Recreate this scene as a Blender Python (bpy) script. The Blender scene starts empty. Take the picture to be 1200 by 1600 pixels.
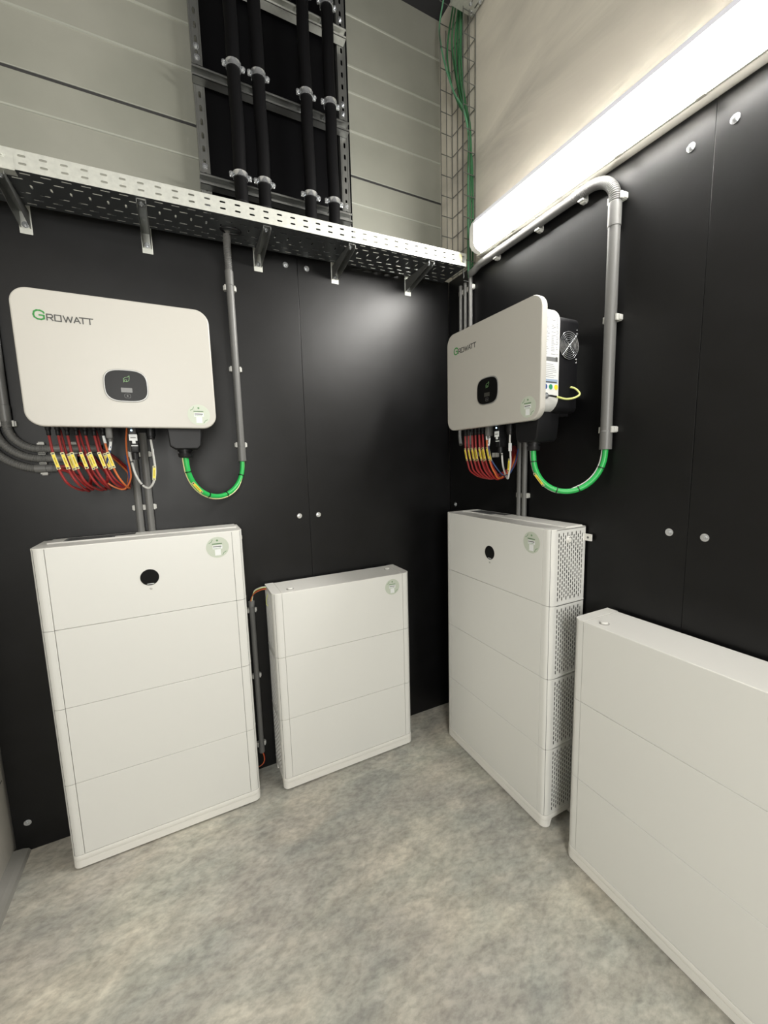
import bpy, bmesh, math, random
from mathutils import Vector, Matrix
random.seed(7)
PI = math.pi
scene = bpy.context.scene
COL = scene.collection

# ------------------------------------------------------------------ camera
CAM = Vector((-1.38122, -1.98045, 1.52076))
yaw, pitch, roll = -0.47554, -0.12761, -0.02428
FPX = 633.567
fw = Vector((-math.sin(yaw)*math.cos(pitch), math.cos(yaw)*math.cos(pitch), math.sin(pitch)))
rt = Vector((math.cos(yaw), math.sin(yaw), 0)); up = rt.cross(fw)
r2 = rt*math.cos(roll) + up*math.sin(roll); u2 = up*math.cos(roll) - rt*math.sin(roll)
cd = bpy.data.cameras.new('camera'); cam = bpy.data.objects.new('camera', cd); COL.objects.link(cam)
cam.matrix_world = Matrix(((r2.x, u2.x, -fw.x, CAM.x), (r2.y, u2.y, -fw.y, CAM.y), (r2.z, u2.z, -fw.z, CAM.z), (0, 0, 0, 1)))
cd.sensor_fit = 'HORIZONTAL'; cd.sensor_width = 36.0; cd.lens = FPX/1200*36
cd.shift_x = -15.6/1200; cd.shift_y = 2.2/1200; cd.clip_start = 0.02
scene.camera = cam

# ------------------------------------------------------------------ world, lamps, exposure
scene.view_settings.view_transform = 'Standard'
scene.view_settings.look = 'None'
scene.view_settings.exposure = 1.42
scene.view_settings.gamma = 1.0
scene.view_settings.use_curve_mapping = False
W = bpy.data.worlds.new('world'); scene.world = W; W.use_nodes = True
W.node_tree.nodes['Background'].inputs[0].default_value = (0.9, 0.95, 1, 1)
W.node_tree.nodes['Background'].inputs[1].default_value = 0.05
LENS_STRENGTH = 31.0
def area(name, loc, target, sx, sy, power, color):
    l = bpy.data.lights.new(name, 'AREA'); l.shape = 'RECTANGLE'; l.size = sx; l.size_y = sy
    l.energy = power; l.color = color
    o = bpy.data.objects.new(name, l); COL.objects.link(o); o.location = loc
    o.rotation_euler = (Vector(target)-Vector(loc)).to_track_quat('-Z', 'Y').to_euler()
    return o
# unseen area light added behind the camera to brighten the fronts; no doorway exists
area('rear_fill_light', (-1.95, -3.7, 1.9), (-0.2, -0.7, 1.2), 1.3, 1.7, 46, (1.0, 0.99, 0.95))

# ------------------------------------------------------------------ materials
def mat(name, col, rough=0.5, metal=0.0, spec=0.5, noise=None, bump=None, emit=None):
    m = bpy.data.materials.new(name); m.use_nodes = True
    nt = m.node_tree; b = nt.nodes['Principled BSDF']
    b.inputs['Base Color'].default_value = (*col, 1); b.inputs['Roughness'].default_value = rough
    b.inputs['Metallic'].default_value = metal; b.inputs['Specular IOR Level'].default_value = spec
    if noise or bump:
        tc = nt.nodes.new('ShaderNodeTexCoord')
    if noise:   # (scale, colour2, detail, lo, hi)
        n = nt.nodes.new('ShaderNodeTexNoise'); n.inputs['Scale'].default_value = noise[0]
        n.inputs['Detail'].default_value = noise[2]
        r = nt.nodes.new('ShaderNodeValToRGB'); r.color_ramp.elements[0].position = noise[3]; r.color_ramp.elements[1].position = noise[4]
        r.color_ramp.elements[0].color = (*col, 1); r.color_ramp.elements[1].color = (*noise[1], 1)
        nt.links.new(tc.outputs['Object'], n.inputs['Vector']); nt.links.new(n.outputs['Fac'], r.inputs['Fac'])
        nt.links.new(r.outputs['Color'], b.inputs['Base Color'])
    if bump:    # (scale, strength, distance)
        n = nt.nodes.new('ShaderNodeTexNoise'); n.inputs['Scale'].default_value = bump[0]; n.inputs['Detail'].default_value = 5
        bp = nt.nodes.new('ShaderNodeBump'); bp.inputs['Strength'].default_value = bump[1]; bp.inputs['Distance'].default_value = bump[2]
        nt.links.new(tc.outputs['Object'], n.inputs['Vector']); nt.links.new(n.outputs['Fac'], bp.inputs['Height'])
        nt.links.new(bp.outputs['Normal'], b.inputs['Normal'])
    if emit:
        b.inputs['Emission Color'].default_value = (*emit[0], 1); b.inputs['Emission Strength'].default_value = emit[1]
    return m
M = {}
M['white'] = mat('cabinet_white', (0.68, 0.68, 0.65), 0.42, bump=(900, 0.05, 0.0004))
M['whitetop'] = mat('cabinet_trim_white', (0.74, 0.73, 0.69), 0.38)
M['seam'] = mat('seam_shadow_gap', (0.13, 0.13, 0.12), 0.8)
M['inner'] = mat('inner_sheet', (0.07, 0.07, 0.07), 0.8, spec=0.2)
M['invwhite'] = mat('inverter_white', (0.485, 0.47, 0.43), 0.40)
M['cast'] = mat('cast_white', (0.70, 0.70, 0.68), 0.45)
M['gloss'] = mat('display_black', (0.006, 0.006, 0.006), 0.3, spec=0.12)
M['silver'] = mat('display_ring', (0.30, 0.30, 0.29), 0.35, 0.4)
M['screen'] = mat('screen_dim', (0.05, 0.05, 0.042), 0.3)
M['icon'] = mat('leaf_icon', (0.16, 0.30, 0.13), 0.5)
M['greyicon'] = mat('button_icon', (0.12, 0.12, 0.12), 0.5)
M['green'] = mat('logo_green', (0.03, 0.27, 0.05), 0.45)
M['dark'] = mat('logo_dark', (0.07, 0.07, 0.065), 0.45)
M['blackp'] = mat('black_plastic', (0.007, 0.007, 0.008), 0.45, spec=0.3)
M['blackm'] = mat('black_metal', (0.004, 0.004, 0.005), 0.5, spec=0.25)
M['stick'] = mat('sticker_mint', (0.50, 0.545, 0.46), 0.5)
M['stickw'] = mat('sticker_white', (0.74, 0.76, 0.76), 0.5)
M['stickg'] = mat('sticker_green_print', (0.14, 0.26, 0.13), 0.6)
M['stickb'] = mat('sticker_blue_print', (0.16, 0.20, 0.34), 0.6)
M['sheet'] = mat('label_sheet', (0.66, 0.67, 0.67), 0.5)
M['sheetg'] = mat('label_grey', (0.16, 0.165, 0.165), 0.6)
M['sheetb'] = mat('label_blue', (0.28, 0.36, 0.48), 0.6)
M['blue'] = mat('dot_blue', (0.02, 0.06, 0.25), 0.5)
M['gdot'] = mat('dot_green', (0.03, 0.25, 0.12), 0.5)
M['yel'] = mat('tag_yellow', (0.80, 0.62, 0.03), 0.45)
M['tagclear'] = mat('tag_clear', (0.62, 0.58, 0.30), 0.35)
M['tagink'] = mat('tag_ink', (0.22, 0.17, 0.02), 0.6)
M['red'] = mat('cable_red', (0.25, 0.012, 0.012), 0.42)
M['orange'] = mat('cable_orange', (0.55, 0.13, 0.03), 0.45)
M['bluec'] = mat('cable_blue', (0.03, 0.07, 0.2), 0.45)
M['gwhite'] = mat('cable_grey_white', (0.55, 0.55, 0.53), 0.5)
M['gcable'] = mat('cable_green', (0.02, 0.40, 0.08), 0.38)
M['gcable2'] = mat('data_cable_green', (0.05, 0.19, 0.08), 0.5)
M['earth'] = mat('earth_wire', (0.62, 0.66, 0.22), 0.5)
M['pvc'] = mat('conduit_grey', (0.135, 0.135, 0.13), 0.42)
M['pvcflex'] = mat('conduit_flex_grey', (0.12, 0.12, 0.116), 0.5)
M['clip'] = mat('clip_light_grey', (0.52, 0.52, 0.49), 0.5)
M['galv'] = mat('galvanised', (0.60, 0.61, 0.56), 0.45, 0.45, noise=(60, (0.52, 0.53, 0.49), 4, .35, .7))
M['galvf'] = mat('galvanised_tray_floor_shaded', (0.15, 0.16, 0.165), 0.40, 0.8)  # galvanised steel darkened: shade on the tray underside is put into the colour
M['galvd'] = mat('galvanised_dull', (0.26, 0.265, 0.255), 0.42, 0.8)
M['zinc'] = mat('zinc_bright', (0.66, 0.68, 0.70), 0.22, 0.85)
M['rubber'] = mat('pipe_insulation', (0.003, 0.003, 0.0035), 0.6, spec=0.12)
M['board'] = mat('film_faced_board', (0.0018, 0.0018, 0.002), 0.40, spec=0.34, noise=(9, (0.004, 0.004, 0.0045), 8, .35, .75), bump=(5, 0.12, 0.01))
M['bdark'] = mat('backing_board', (0.002, 0.002, 0.0025), 0.6, spec=0.08)
M['ceil'] = mat('ceiling_dark', (0.035, 0.035, 0.04), 0.8)
M['curb'] = mat('curb_concrete', (0.25, 0.245, 0.22), 0.8, noise=(6, (0.33, 0.32, 0.30), 8, .3, .7))
M['lampbase'] = mat('lamp_housing', (0.62, 0.60, 0.54), 0.45)
M['lens'] = mat('lamp_lens', (0.9, 0.9, 0.9), 0.3, emit=((1.0, 0.975, 0.925), LENS_STRENGTH))
M['lensside'] = mat('lamp_lens_prism_side', (0.25, 0.25, 0.25), 0.3, emit=((0.98, 0.96, 1.0), 0.22))
M['lensend'] = mat('lamp_lens_end', (0.22, 0.21, 0.18), 0.3, emit=((1.0, 0.98, 0.86), 0.15))
M['led'] = mat('status_led', (0.3, 0.6, 1.0), 0.3, emit=((0.45, 0.75, 1.0), 3.0))

def concrete():
    m = bpy.data.materials.new('concrete_floor'); m.use_nodes = True; nt = m.node_tree; b = nt.nodes['Principled BSDF']
    tc = nt.nodes.new('ShaderNodeTexCoord')
    mp = nt.nodes.new('ShaderNodeMapping'); mp.inputs['Rotation'].default_value = (0, 0, 0.6); mp.inputs['Scale'].default_value = (1, 1.7, 1)
    nt.links.new(tc.outputs['Object'], mp.inputs['Vector'])
    def noise(sc, det, dist=0.0):
        n = nt.nodes.new('ShaderNodeTexNoise'); n.inputs['Scale'].default_value = sc; n.inputs['Detail'].default_value = det
        n.inputs['Distortion'].default_value = dist; n.inputs['Roughness'].default_value = 0.62
        nt.links.new(mp.outputs['Vector'], n.inputs['Vector']); return n
    n1 = noise(2.3, 9, 0.6); n2 = noise(9, 10, 0.3); n3 = noise(34, 6, 0.2); n4 = noise(1.4, 5, 0.3)
    def ramp(n, a, b_, ca, cb):
        r = nt.nodes.new('ShaderNodeValToRGB'); r.color_ramp.elements[0].position = a; r.color_ramp.elements[1].position = b_
        r.color_ramp.elements[0].color = (*ca, 1); r.color_ramp.elements[1].color = (*cb, 1)
        nt.links.new(n.outputs['Fac'], r.inputs['Fac']); return r
    c1 = ramp(n1, .38, .62, (0.405, 0.41, 0.365), (0.51, 0.48, 0.415))
    c2 = ramp(n2, .34, .66, (0.80, 0.80, 0.80), (1.15, 1.15, 1.15))
    c3 = ramp(n3, .30, .60, (0.74, 0.74, 0.74), (1.10, 1.10, 1.10))
    c4 = ramp(n4, .40, .62, (0.82, 0.82, 0.84), (1.12, 1.10, 1.06))
    def mul(a, c):
        x = nt.nodes.new('ShaderNodeMix'); x.data_type = 'RGBA'; x.blend_type = 'MULTIPLY'; x.inputs[0].default_value = 1
        nt.links.new(a, x.inputs[6]); nt.links.new(c, x.inputs[7]); return x.outputs[2]
    o = mul(mul(mul(c1.outputs[0], c2.outputs[0]), c3.outputs[0]), c4.outputs[0])
    nt.links.new(o, b.inputs['Base Color']); b.inputs['Roughness'].default_value = 0.6
    bp = nt.nodes.new('ShaderNodeBump'); bp.inputs['Strength'].default_value = 0.25; bp.inputs['Distance'].default_value = 0.004
    nt.links.new(n2.outputs['Fac'], bp.inputs['Height']); nt.links.new(bp.outputs['Normal'], b.inputs['Normal'])
    return m
M['floor'] = concrete()
def plaster():
    m = bpy.data.materials.new('plaster_wall'); m.use_nodes = True; nt = m.node_tree; b = nt.nodes['Principled BSDF']
    tc = nt.nodes.new('ShaderNodeTexCoord'); mp = nt.nodes.new('ShaderNodeMapping'); mp.inputs['Scale'].default_value = (1, 0.7, 2.2)
    mp.inputs['Rotation'].default_value = (0.5, 0, 0)
    nt.links.new(tc.outputs['Object'], mp.inputs['Vector'])
    n = nt.nodes.new('ShaderNodeTexNoise'); n.inputs['Scale'].default_value = 1.8; n.inputs['Detail'].default_value = 7; n.inputs['Distortion'].default_value = 0.8
    nt.links.new(mp.outputs['Vector'], n.inputs['Vector'])
    r = nt.nodes.new('ShaderNodeValToRGB'); r.color_ramp.elements[0].position = .33; r.color_ramp.elements[1].position = .62
    r.color_ramp.elements[0].color = (0.54, 0.51, 0.445, 1); r.color_ramp.elements[1].color = (0.76, 0.715, 0.62, 1)
    nt.links.new(n.outputs['Fac'], r.inputs['Fac']); nt.links.new(r.outputs['Color'], b.inputs['Base Color'])
    b.inputs['Roughness'].default_value = 0.75
    bp = nt.nodes.new('ShaderNodeBump'); bp.inputs['Strength'].default_value = 0.5; bp.inputs['Distance'].default_value = 0.02
    nt.links.new(n.outputs['Fac'], bp.inputs['Height']); nt.links.new(bp.outputs['Normal'], b.inputs['Normal'])
    return m
M['plaster'] = plaster()
M['panel'] = mat('sandwich_panel', (0.26, 0.265, 0.225), 0.5, 0.15, noise=(2.2, (0.34, 0.34, 0.295), 8, .3, .7))
M['panelb'] = mat('panel_rib', (0.42, 0.43, 0.38), 0.4, 0.2)
M['paneld'] = mat('panel_joint', (0.03, 0.03, 0.03), 0.7)
M['leftwall'] = mat('left_wall_concrete', (0.48, 0.46, 0.42), 0.8, noise=(7, (0.56, 0.54, 0.49), 8, .3, .7))

# ------------------------------------------------------------------ mesh builder
def rrect(x0, x1, z0, z1, r, n=5):
    if not isinstance(r, (tuple, list)): r = (r,)*4
    pts = []
    for (cx, cz, rr, a0) in ((x1-r[0], z1-r[0], r[0], 0), (x0+r[1], z1-r[1], r[1], PI/2), (x0+r[2], z0+r[2], r[2], PI), (x1-r[3], z0+r[3], r[3], 1.5*PI)):
        if rr <= 1e-6: pts.append((cx, cz)); continue
        for i in range(n+1):
            a = a0 + PI/2*i/n; pts.append((cx+rr*math.cos(a), cz+rr*math.sin(a)))
    return pts
def circ(cx, cz, r, n=24): return [(cx+r*math.cos(2*PI*i/n), cz+r*math.sin(2*PI*i/n)) for i in range(n)]
def superel(cx, cz, a, b, p=3.2, n=48):
    out = []
    for i in range(n):
        t = 2*PI*i/n; c, s = math.cos(t), math.sin(t)
        out.append((cx+a*math.copysign(abs(c)**(2/p), c), cz+b*math.copysign(abs(s)**(2/p), s)))
    return out
def inset(poly, d):
    n = len(poly); out = []
    area2 = sum(poly[i][0]*poly[(i+1) % n][1]-poly[(i+1) % n][0]*poly[i][1] for i in range(n))
    sg = 1 if area2 > 0 else -1
    for i in range(n):
        a, b, c = Vector(poly[i-1]), Vector(poly[i]), Vector(poly[(i+1) % n])
        e1 = (b-a); e2 = (c-b)
        if e1.length < 1e-9 or e2.length < 1e-9: out.append(tuple(b)); continue
        e1.normalize(); e2.normalize()
        n1 = Vector((-e1.y, e1.x)); n2 = Vector((-e2.y, e2.x)); k = n1+n2
        k = k/max(k.length_squared, 0.5)*2 if k.length > 1e-6 else n1
        out.append((b.x+sg*k.x*d, b.y+sg*k.y*d))
    return out
def spline(pts, step=0.006):
    P = [Vector(p) for p in pts]
    if len(P) < 3:
        return P
    Q = [P[0]*2-P[1]] + P + [P[-1]*2-P[-2]]
    out = []
    for i in range(1, len(Q)-2):
        p0, p1, p2, p3 = Q[i-1], Q[i], Q[i+1], Q[i+2]
        n = max(2, int((p2-p1).length/step))
        for k in range(n):
            t = k/n
            out.append(0.5*((2*p1)+(p2-p0)*t+(2*p0-5*p1+4*p2-p3)*t*t+(3*p1-p0-3*p2+p3)*t**3))
    out.append(P[-1]); return out
class MB:
    def __init__(s): s.v = []; s.f = []; s.m = []; s.s = []
    def add(s, vs, fs, mi=0, smooth=False):
        o = len(s.v); s.v += [tuple(v) for v in vs]
        for f in fs: s.f.append([i+o for i in f]); s.m.append(mi); s.s.append(smooth)
    def box(s, x0, x1, y0, y1, z0, z1, mi=0):
        v = [(x, y, z) for x in (x0, x1) for y in (y0, y1) for z in (z0, z1)]
        s.add(v, [(0, 1, 3, 2), (4, 6, 7, 5), (0, 4, 5, 1), (2, 3, 7, 6), (0, 2, 6, 4), (1, 5, 7, 3)], mi)
    def prism(s, poly, axis, a, b, ch=0.0, mi=0, ends=(1, 1), smooth=False):
        def P(p, t): return (p[0], t, p[1]) if axis == 'y' else (p[0], p[1], t) if axis == 'z' else (t, p[0], p[1])
        n = len(poly); rings = []; sg = 1 if b > a else -1
        if ch > 0 and ends[0]:
            for k in range(3):
                an = PI/2*k/2; rings.append((inset(poly, ch*(1-math.sin(an))), a+sg*ch*(1-math.cos(an))))
            rings = [(q, t) for q, t in rings]
        else: rings.append((poly, a))
        if ch > 0 and ends[1]:
            for k in range(3):
                an = PI/2*k/2; rings.append((inset(poly, ch*(1-math.cos(an))), b-sg*ch*(1-math.sin(an))))
        else: rings.append((poly, b))
        vs = [P(p, t) for q, t in rings for p in q]; fs = []
        for k in range(len(rings)-1):
            for i in range(n):
                j = (i+1) % n; fs.append((k*n+i, k*n+j, (k+1)*n+j, (k+1)*n+i))
        s.add(vs, fs, mi, smooth or ch > 0)
        s.add([P(p, rings[0][1]) for p in rings[0][0]], [tuple(range(n))[::-1]], mi)
        s.add([P(p, rings[-1][1]) for p in rings[-1][0]], [tuple(range(n))], mi)
    def rbox(s, x0, x1, y0, y1, z0, z1, r=0.002, axis='y', mi=0):
        if axis == 'y': s.prism(rrect(x0, x1, z0, z1, r, 3), 'y', y0, y1, min(r, abs(y1-y0)*.45), mi)
        elif axis == 'z': s.prism(rrect(x0, x1, y0, y1, r, 3), 'z', z0, z1, min(r, abs(z1-z0)*.45), mi)
        else: s.prism(rrect(y0, y1, z0, z1, r, 3), 'x', x0, x1, min(r, abs(x1-x0)*.45), mi)
    def tube(s, pts, r, n=10, mi=0, caps=True):
        pts = [Vector(p) for p in pts]; m = len(pts)
        rf = r if callable(r) else (lambda i, d: r)
        t = (pts[1]-pts[0]).normalized(); a = Vector((0, 0, 1)) if abs(t.z) < .9 else Vector((1, 0, 0))
        u = t.cross(a).normalized(); vs = []; L = 0
        for i, p in enumerate(pts):
            t = (pts[min(i+1, m-1)]-pts[max(i-1, 0)]).normalized()
            u = (u-t*u.dot(t)).normalized(); w = t.cross(u)
            if i: L += (p-pts[i-1]).length
            rr = rf(i, L)
            for k in range(n):
                an = 2*PI*k/n; vs.append(p+(u*math.cos(an)+w*math.sin(an))*rr)
        fs = [(i*n+k, i*n+(k+1) % n, (i+1)*n+(k+1) % n, (i+1)*n+k) for i in range(m-1) for k in range(n)]
        s.add(vs, fs, mi, True)
        if caps:
            s.add(vs[:n], [tuple(range(n))[::-1]], mi); s.add(vs[-n:], [tuple(range(n))], mi)
    def cyl(s, a, b, r, n=16, mi=0, ch=0.0):
        a, b = Vector(a), Vector(b); d = (b-a); L = d.length; d.normalize()
        if ch > 0: s.tube([a, a+d*1e-5, a+d*ch, b-d*ch, b-d*1e-5, b], lambda i, l: r-ch if i in (0, 5) else (r-ch*.9 if i in (1, 4) else r), n, mi)
        else: s.tube([a, b], r, n, mi)
    def hexbolt(s, p, d, r=0.006, mi=0):
        p, d = Vector(p), Vector(d).normalized()
        s.cyl(p, p+d*0.0018, r*1.9, 20, mi); s.tube([p+d*0.0018, p+d*0.0075], r*1.05, 6, mi); s.cyl(p+d*0.0075, p+d*0.0095, r*.5, 10, mi)
    def perf(s, fn, u0, v0, nu, nv, cw, chh, sw, sh, depth=0.0015, stagger='', mi=0, hole=None):
        """perforated sheet of nu x nv cells (size cw x chh, slot sw x sh), fn(u,v,w) -> xyz"""
        r = min(sw, sh)/2
        def slot(cu, cv):
            if sw > sh: c = [(sw/2, -.0), (sw/2-r*.3, r*.7), (sw/2-r, r), (-sw/2+r, r), (-sw/2+r*.3, r*.7), (-sw/2, 0), (-sw/2+r*.3, -r*.7), (-sw/2+r, -r), (sw/2-r, -r), (sw/2-r*.3, -r*.7)]
            else: c = [(r, sh/2-r), (r*.7, sh/2-r*.3), (0, sh/2), (-r*.7, sh/2-r*.3), (-r, sh/2-r), (-r, -sh/2+r), (-r*.7, -sh/2+r*.3), (0, -sh/2), (r*.7, -sh/2+r*.3), (r, -sh/2+r)]
            return [(cu+a, cv+b) for a, b in c]
        for i in range(nu):
            for j in range(nv):
                ou = cw/2 if (stagger == 'u' and j % 2) else 0
                ov = chh/2 if (stagger == 'v' and i % 2) else 0
                if (ou and i == nu-1) or (ov and j == nv-1):
                    continue
                cu, cv = u0+(i+.5)*cw+ou, v0+(j+.5)*chh+ov
                inn = slot(cu, cv); out = []
                for (a, b) in inn:
                    da, db = (a-cu), (b-cv); k = min(cw/2/abs(da) if abs(da) > 1e-9 else 1e9, chh/2/abs(db) if abs(db) > 1e-9 else 1e9)
                    out.append((cu+da*k, cv+db*k))
                co = [(cu+cw/2, cv+chh/2), (cu-cw/2, cv+chh/2), (cu-cw/2, cv-chh/2), (cu+cw/2, cv-chh/2)]
                n = len(inn); vs = [fn(a, b, 0) for a, b in inn]+[fn(a, b, 0) for a, b in out]+[fn(a, b, depth) for a, b in inn]+[fn(a, b, 0) for a, b in co]
                fs = []
                for k in range(n):
                    l = (k+1) % n; f = [k, n+k]
                    p, q = out[k], out[l]
                    ap = math.atan2(p[1]-cv, p[0]-cu); aq = (math.atan2(q[1]-cv, q[0]-cu)-ap) % (2*PI)
                    cs_ = []
                    for ci, c in enumerate(co):
                        ac = (math.atan2(c[1]-cv, c[0]-cu)-ap) % (2*PI)
                        if 1e-6 < ac < aq-1e-6: cs_.append((ac, 3*n+ci))
                    f += [c[1] for c in sorted(cs_)]
                    f += [n+l, l]; fs.append(tuple(f)); fs.append((k, l, 2*n+l, 2*n+k))
                s.add(vs, fs, mi)
            # half cells left by staggering columns
            if stagger == 'v' and i % 2:
                for (a, b) in ((v0, v0+chh/2), (v0+nv*chh-chh/2, v0+nv*chh)):
                    s.add([fn(u0+i*cw, a, 0), fn(u0+(i+1)*cw, a, 0), fn(u0+(i+1)*cw, b, 0), fn(u0+i*cw, b, 0)], [(0, 1, 2, 3)], mi)
        if stagger == 'u':
            for j in range(1, nv, 2):
                for (a, b) in ((u0, u0+cw/2), (u0+nu*cw-cw/2, u0+nu*cw)):
                    s.add([fn(a, v0+j*chh, 0), fn(b, v0+j*chh, 0), fn(b, v0+(j+1)*chh, 0), fn(a, v0+(j+1)*chh, 0)], [(0, 1, 2, 3)], mi)
    def quad(s, fn, a, b, c, d, mi=0):   # u a..b, v c..d
        s.add([fn(a, c, 0), fn(b, c, 0), fn(b, d, 0), fn(a, d, 0)], [(0, 1, 2, 3)], mi)
    def stroke(s, pts, w, fn, t=0.0006, mi=0):
        for (a, b) in zip(pts[:-1], pts[1:]):
            a, b = Vector(a), Vector(b); d = (b-a).normalized(); n = Vector((-d.y, d.x))*w/2; a2, b2 = a-d*w*.35, b+d*w*.35
            q = [a2+n, a2-n, b2-n, b2+n]
            vs = [fn(p.x, p.y, 0) for p in q]+[fn(p.x, p.y, t) for p in q]
            s.add(vs, [(0, 1, 2, 3), (4, 7, 6, 5), (0, 4, 5, 1), (1, 5, 6, 2), (2, 6, 7, 3), (3, 7, 4, 0)], mi)
    def flat(s, poly, fn, t=0.0006, mi=0):
        n = len(poly); vs = [fn(p[0], p[1], 0) for p in poly]+[fn(p[0], p[1], t) for p in poly]
        s.add(vs, [tuple(range(n)), tuple(range(n, 2*n))[::-1]]+[(i, (i+1) % n, n+(i+1) % n, n+i) for i in range(n)], mi)
    def build(s, name, mats, parent=None, off=(0, 0, 0), solidify=0):
        me = bpy.data.meshes.new(name)
        me.from_pydata([(v[0]-off[0], v[1]-off[1], v[2]-off[2]) for v in s.v], [], s.f)
        if not isinstance(mats, (list, tuple)): mats = [mats]
        for m in mats: me.materials.append(M[m] if isinstance(m, str) else m)
        for i, p in enumerate(me.polygons): p.material_index = s.m[i]; p.use_smooth = s.s[i]
        bm = bmesh.new(); bm.from_mesh(me)
        bmesh.ops.remove_doubles(bm, verts=bm.verts, dist=1e-6)
        bmesh.ops.recalc_face_normals(bm, faces=bm.faces)
        for e in bm.edges:
            if len(e.link_faces) == 2 and e.calc_face_angle(0) > 0.7: e.smooth = False
        bm.to_mesh(me); bm.free(); me.update()
        o = bpy.data.objects.new(name, me); COL.objects.link(o)
        if parent is not None: o.parent = parent
        return o

XR = 0.0165       # face of the right-hand boards
class Thing:
    """a thing laid out in wall coordinates: x along the wall to the viewer's right, y negative into the room"""
    def __init__(s, name, label, cat, wall='back', base=(0, 0, 0), group=None):
        s.e = bpy.data.objects.new(name, None); COL.objects.link(s.e); s.base = base; s.e.empty_display_size = 0.05
        s.place(wall, base)
        s.e['label'] = label; s.e['category'] = cat
        if group: s.e['group'] = group
    def place(s, wall, base):
        if wall == 'back': s.e.location = base
        else: s.e.location = (XR+base[1], -base[0], base[2]); s.e.rotation_euler = (0, 0, -PI/2)
    def part(s, name, mb, mats, parent=None, label=None):
        o = mb.build(name, mats, parent or s.e, s.base)
        if label: o['label'] = label
        return o
def copy_thing(root, loc, rotz, label, group=None):
    def cp(o, par):
        c = o.copy(); COL.objects.link(c)
        if par: c.parent = par
        for ch in o.children: cp(ch, c)
        return c
    c = cp(root, None); c.location = loc; c.rotation_euler = (0, 0, rotz); c['label'] = label
    if group: c['group'] = group
    return c
def single(name, mb, mats, label, cat, group=None):
    vs = mb.v; bx = (sum(v[0] for v in vs)/len(vs), sum(v[1] for v in vs)/len(vs), min(v[2] for v in vs))
    o = mb.build(name, mats, None, bx); o.location = bx; o['label'] = label; o['category'] = cat
    if group: o['group'] = group
    return o
def struct(name, mb, mats):
    o = mb.build(name, mats); o['kind'] = 'structure'; return o

# ------------------------------------------------------------------ room
YB, ZC = -4.6, 3.86
b = MB(); b.box(-2.2, 0.136, YB-.1, 0.2, -0.1, 0); struct('floor', b, 'floor')
b = MB(); b.box(-2.2, 0.136, YB-.1, 0.2, ZC, ZC+.1); struct('ceiling', b, 'ceil')
b = MB(); b.box(0.036, 0.136, YB-.1, 0.2, 0, ZC); struct('wall_right', b, 'plaster')
b = MB(); b.box(-2.2, -2.1, YB-.1, 0.2, 0, ZC)
for z in (0.33, 0.83, 1.33): b.box(-2.102, -2.099, YB, 0.0, z-.002, z+.002, 1)
struct('wall_left', b, ['leftwall', 'seam'])
b = MB(); b.box(-2.1, 0.036, YB-.1, YB, 0, ZC); struct('wall_front', b, 'leftwall')
# back wall: horizontal sandwich panels with pressed ribs
b = MB(); YP = 0.1
prof = [(0, 0, 0)]
z = 0.0
for zr, kind in [(0.2, 'r'), (0.6, 'j'), (1.0, 'r'), (1.5, 'j'), (2.2, 'r'), (2.42, 'j'), (2.83, 'r'), (2.957, 'j'), (3.162, 'r'), (3.336, 'r'), (3.452, 'r'), (3.672, 'r')]:
    if kind == 'r': b.prism([(YP+.004, zr-.007), (YP-.004, zr-.003), (YP-.004, zr+.003), (YP+.004, zr+.007)], 'x', -2.1, 0.036, 0, 1)
    else:
        b.box(-2.1, 0.036, YP-.0015, YP+.01, zr-.005, zr+.004, 2)
        b.prism([(YP+.004, zr+.004), (YP-.003, zr+.005), (YP-.003, zr+.008), (YP+.004, zr+.011)], 'x', -2.1, 0.036, 0, 1)
b.box(-2.2, 0.036, YP, YP+.1, 0, ZC, 0)
struct('wall_back', b, ['panel', 'panelb', 'paneld'])
b = MB(); b.prism([(-2.1, 0), (-2.045, 0), (-2.052, .012), (-2.07, .018), (-2.1, .02)], 'y', YB, -0.0, 0); struct('baseboard_left', b, 'curb')

# black boards with their screws
def board(x0, x1, z0, z1, wall, label, bolts):
    t = Thing('wall_board', label, 'board', wall, ((x0+x1)/2, 0.009, z0), 'black boards lining the walls')
    m = MB(); m.rbox(x0+.0003, x1-.0003, 0, .018, z0, z1, .0015, 'y'); t.part('panel', m, 'board')
    for (bx, bz) in bolts:
        m = MB(); m.hexbolt((bx, 0, bz), (0, -1, 0), .0065); t.part('bolt', m, 'zinc')
board(-2.09, -.835, 0.0, 2.5, 'back', 'black board on the back wall behind the inverter at left', [(-2.0438, .1228), (-.8888, 2.4237), (-.8867, 1.2651)])
board(-.835, XR, 0.0, 2.5, 'back', 'black board on the back wall between the corner and the seam', [(-.7907, 2.4251), (-.7908, 1.2636)])
board(0.0, 1.285, 0.0, 2.5, 'right', 'black board on the right wall nearest the corner', [(1.2244, 2.4115), (1.2314, 1.2692), (.0546, 1.2636)])
board(1.285, 2.535, 0.0, 2.5, 'right', 'black board on the right wall at the far right edge', [(1.3318, 2.4143), (1.3338, 1.2672)])

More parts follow.
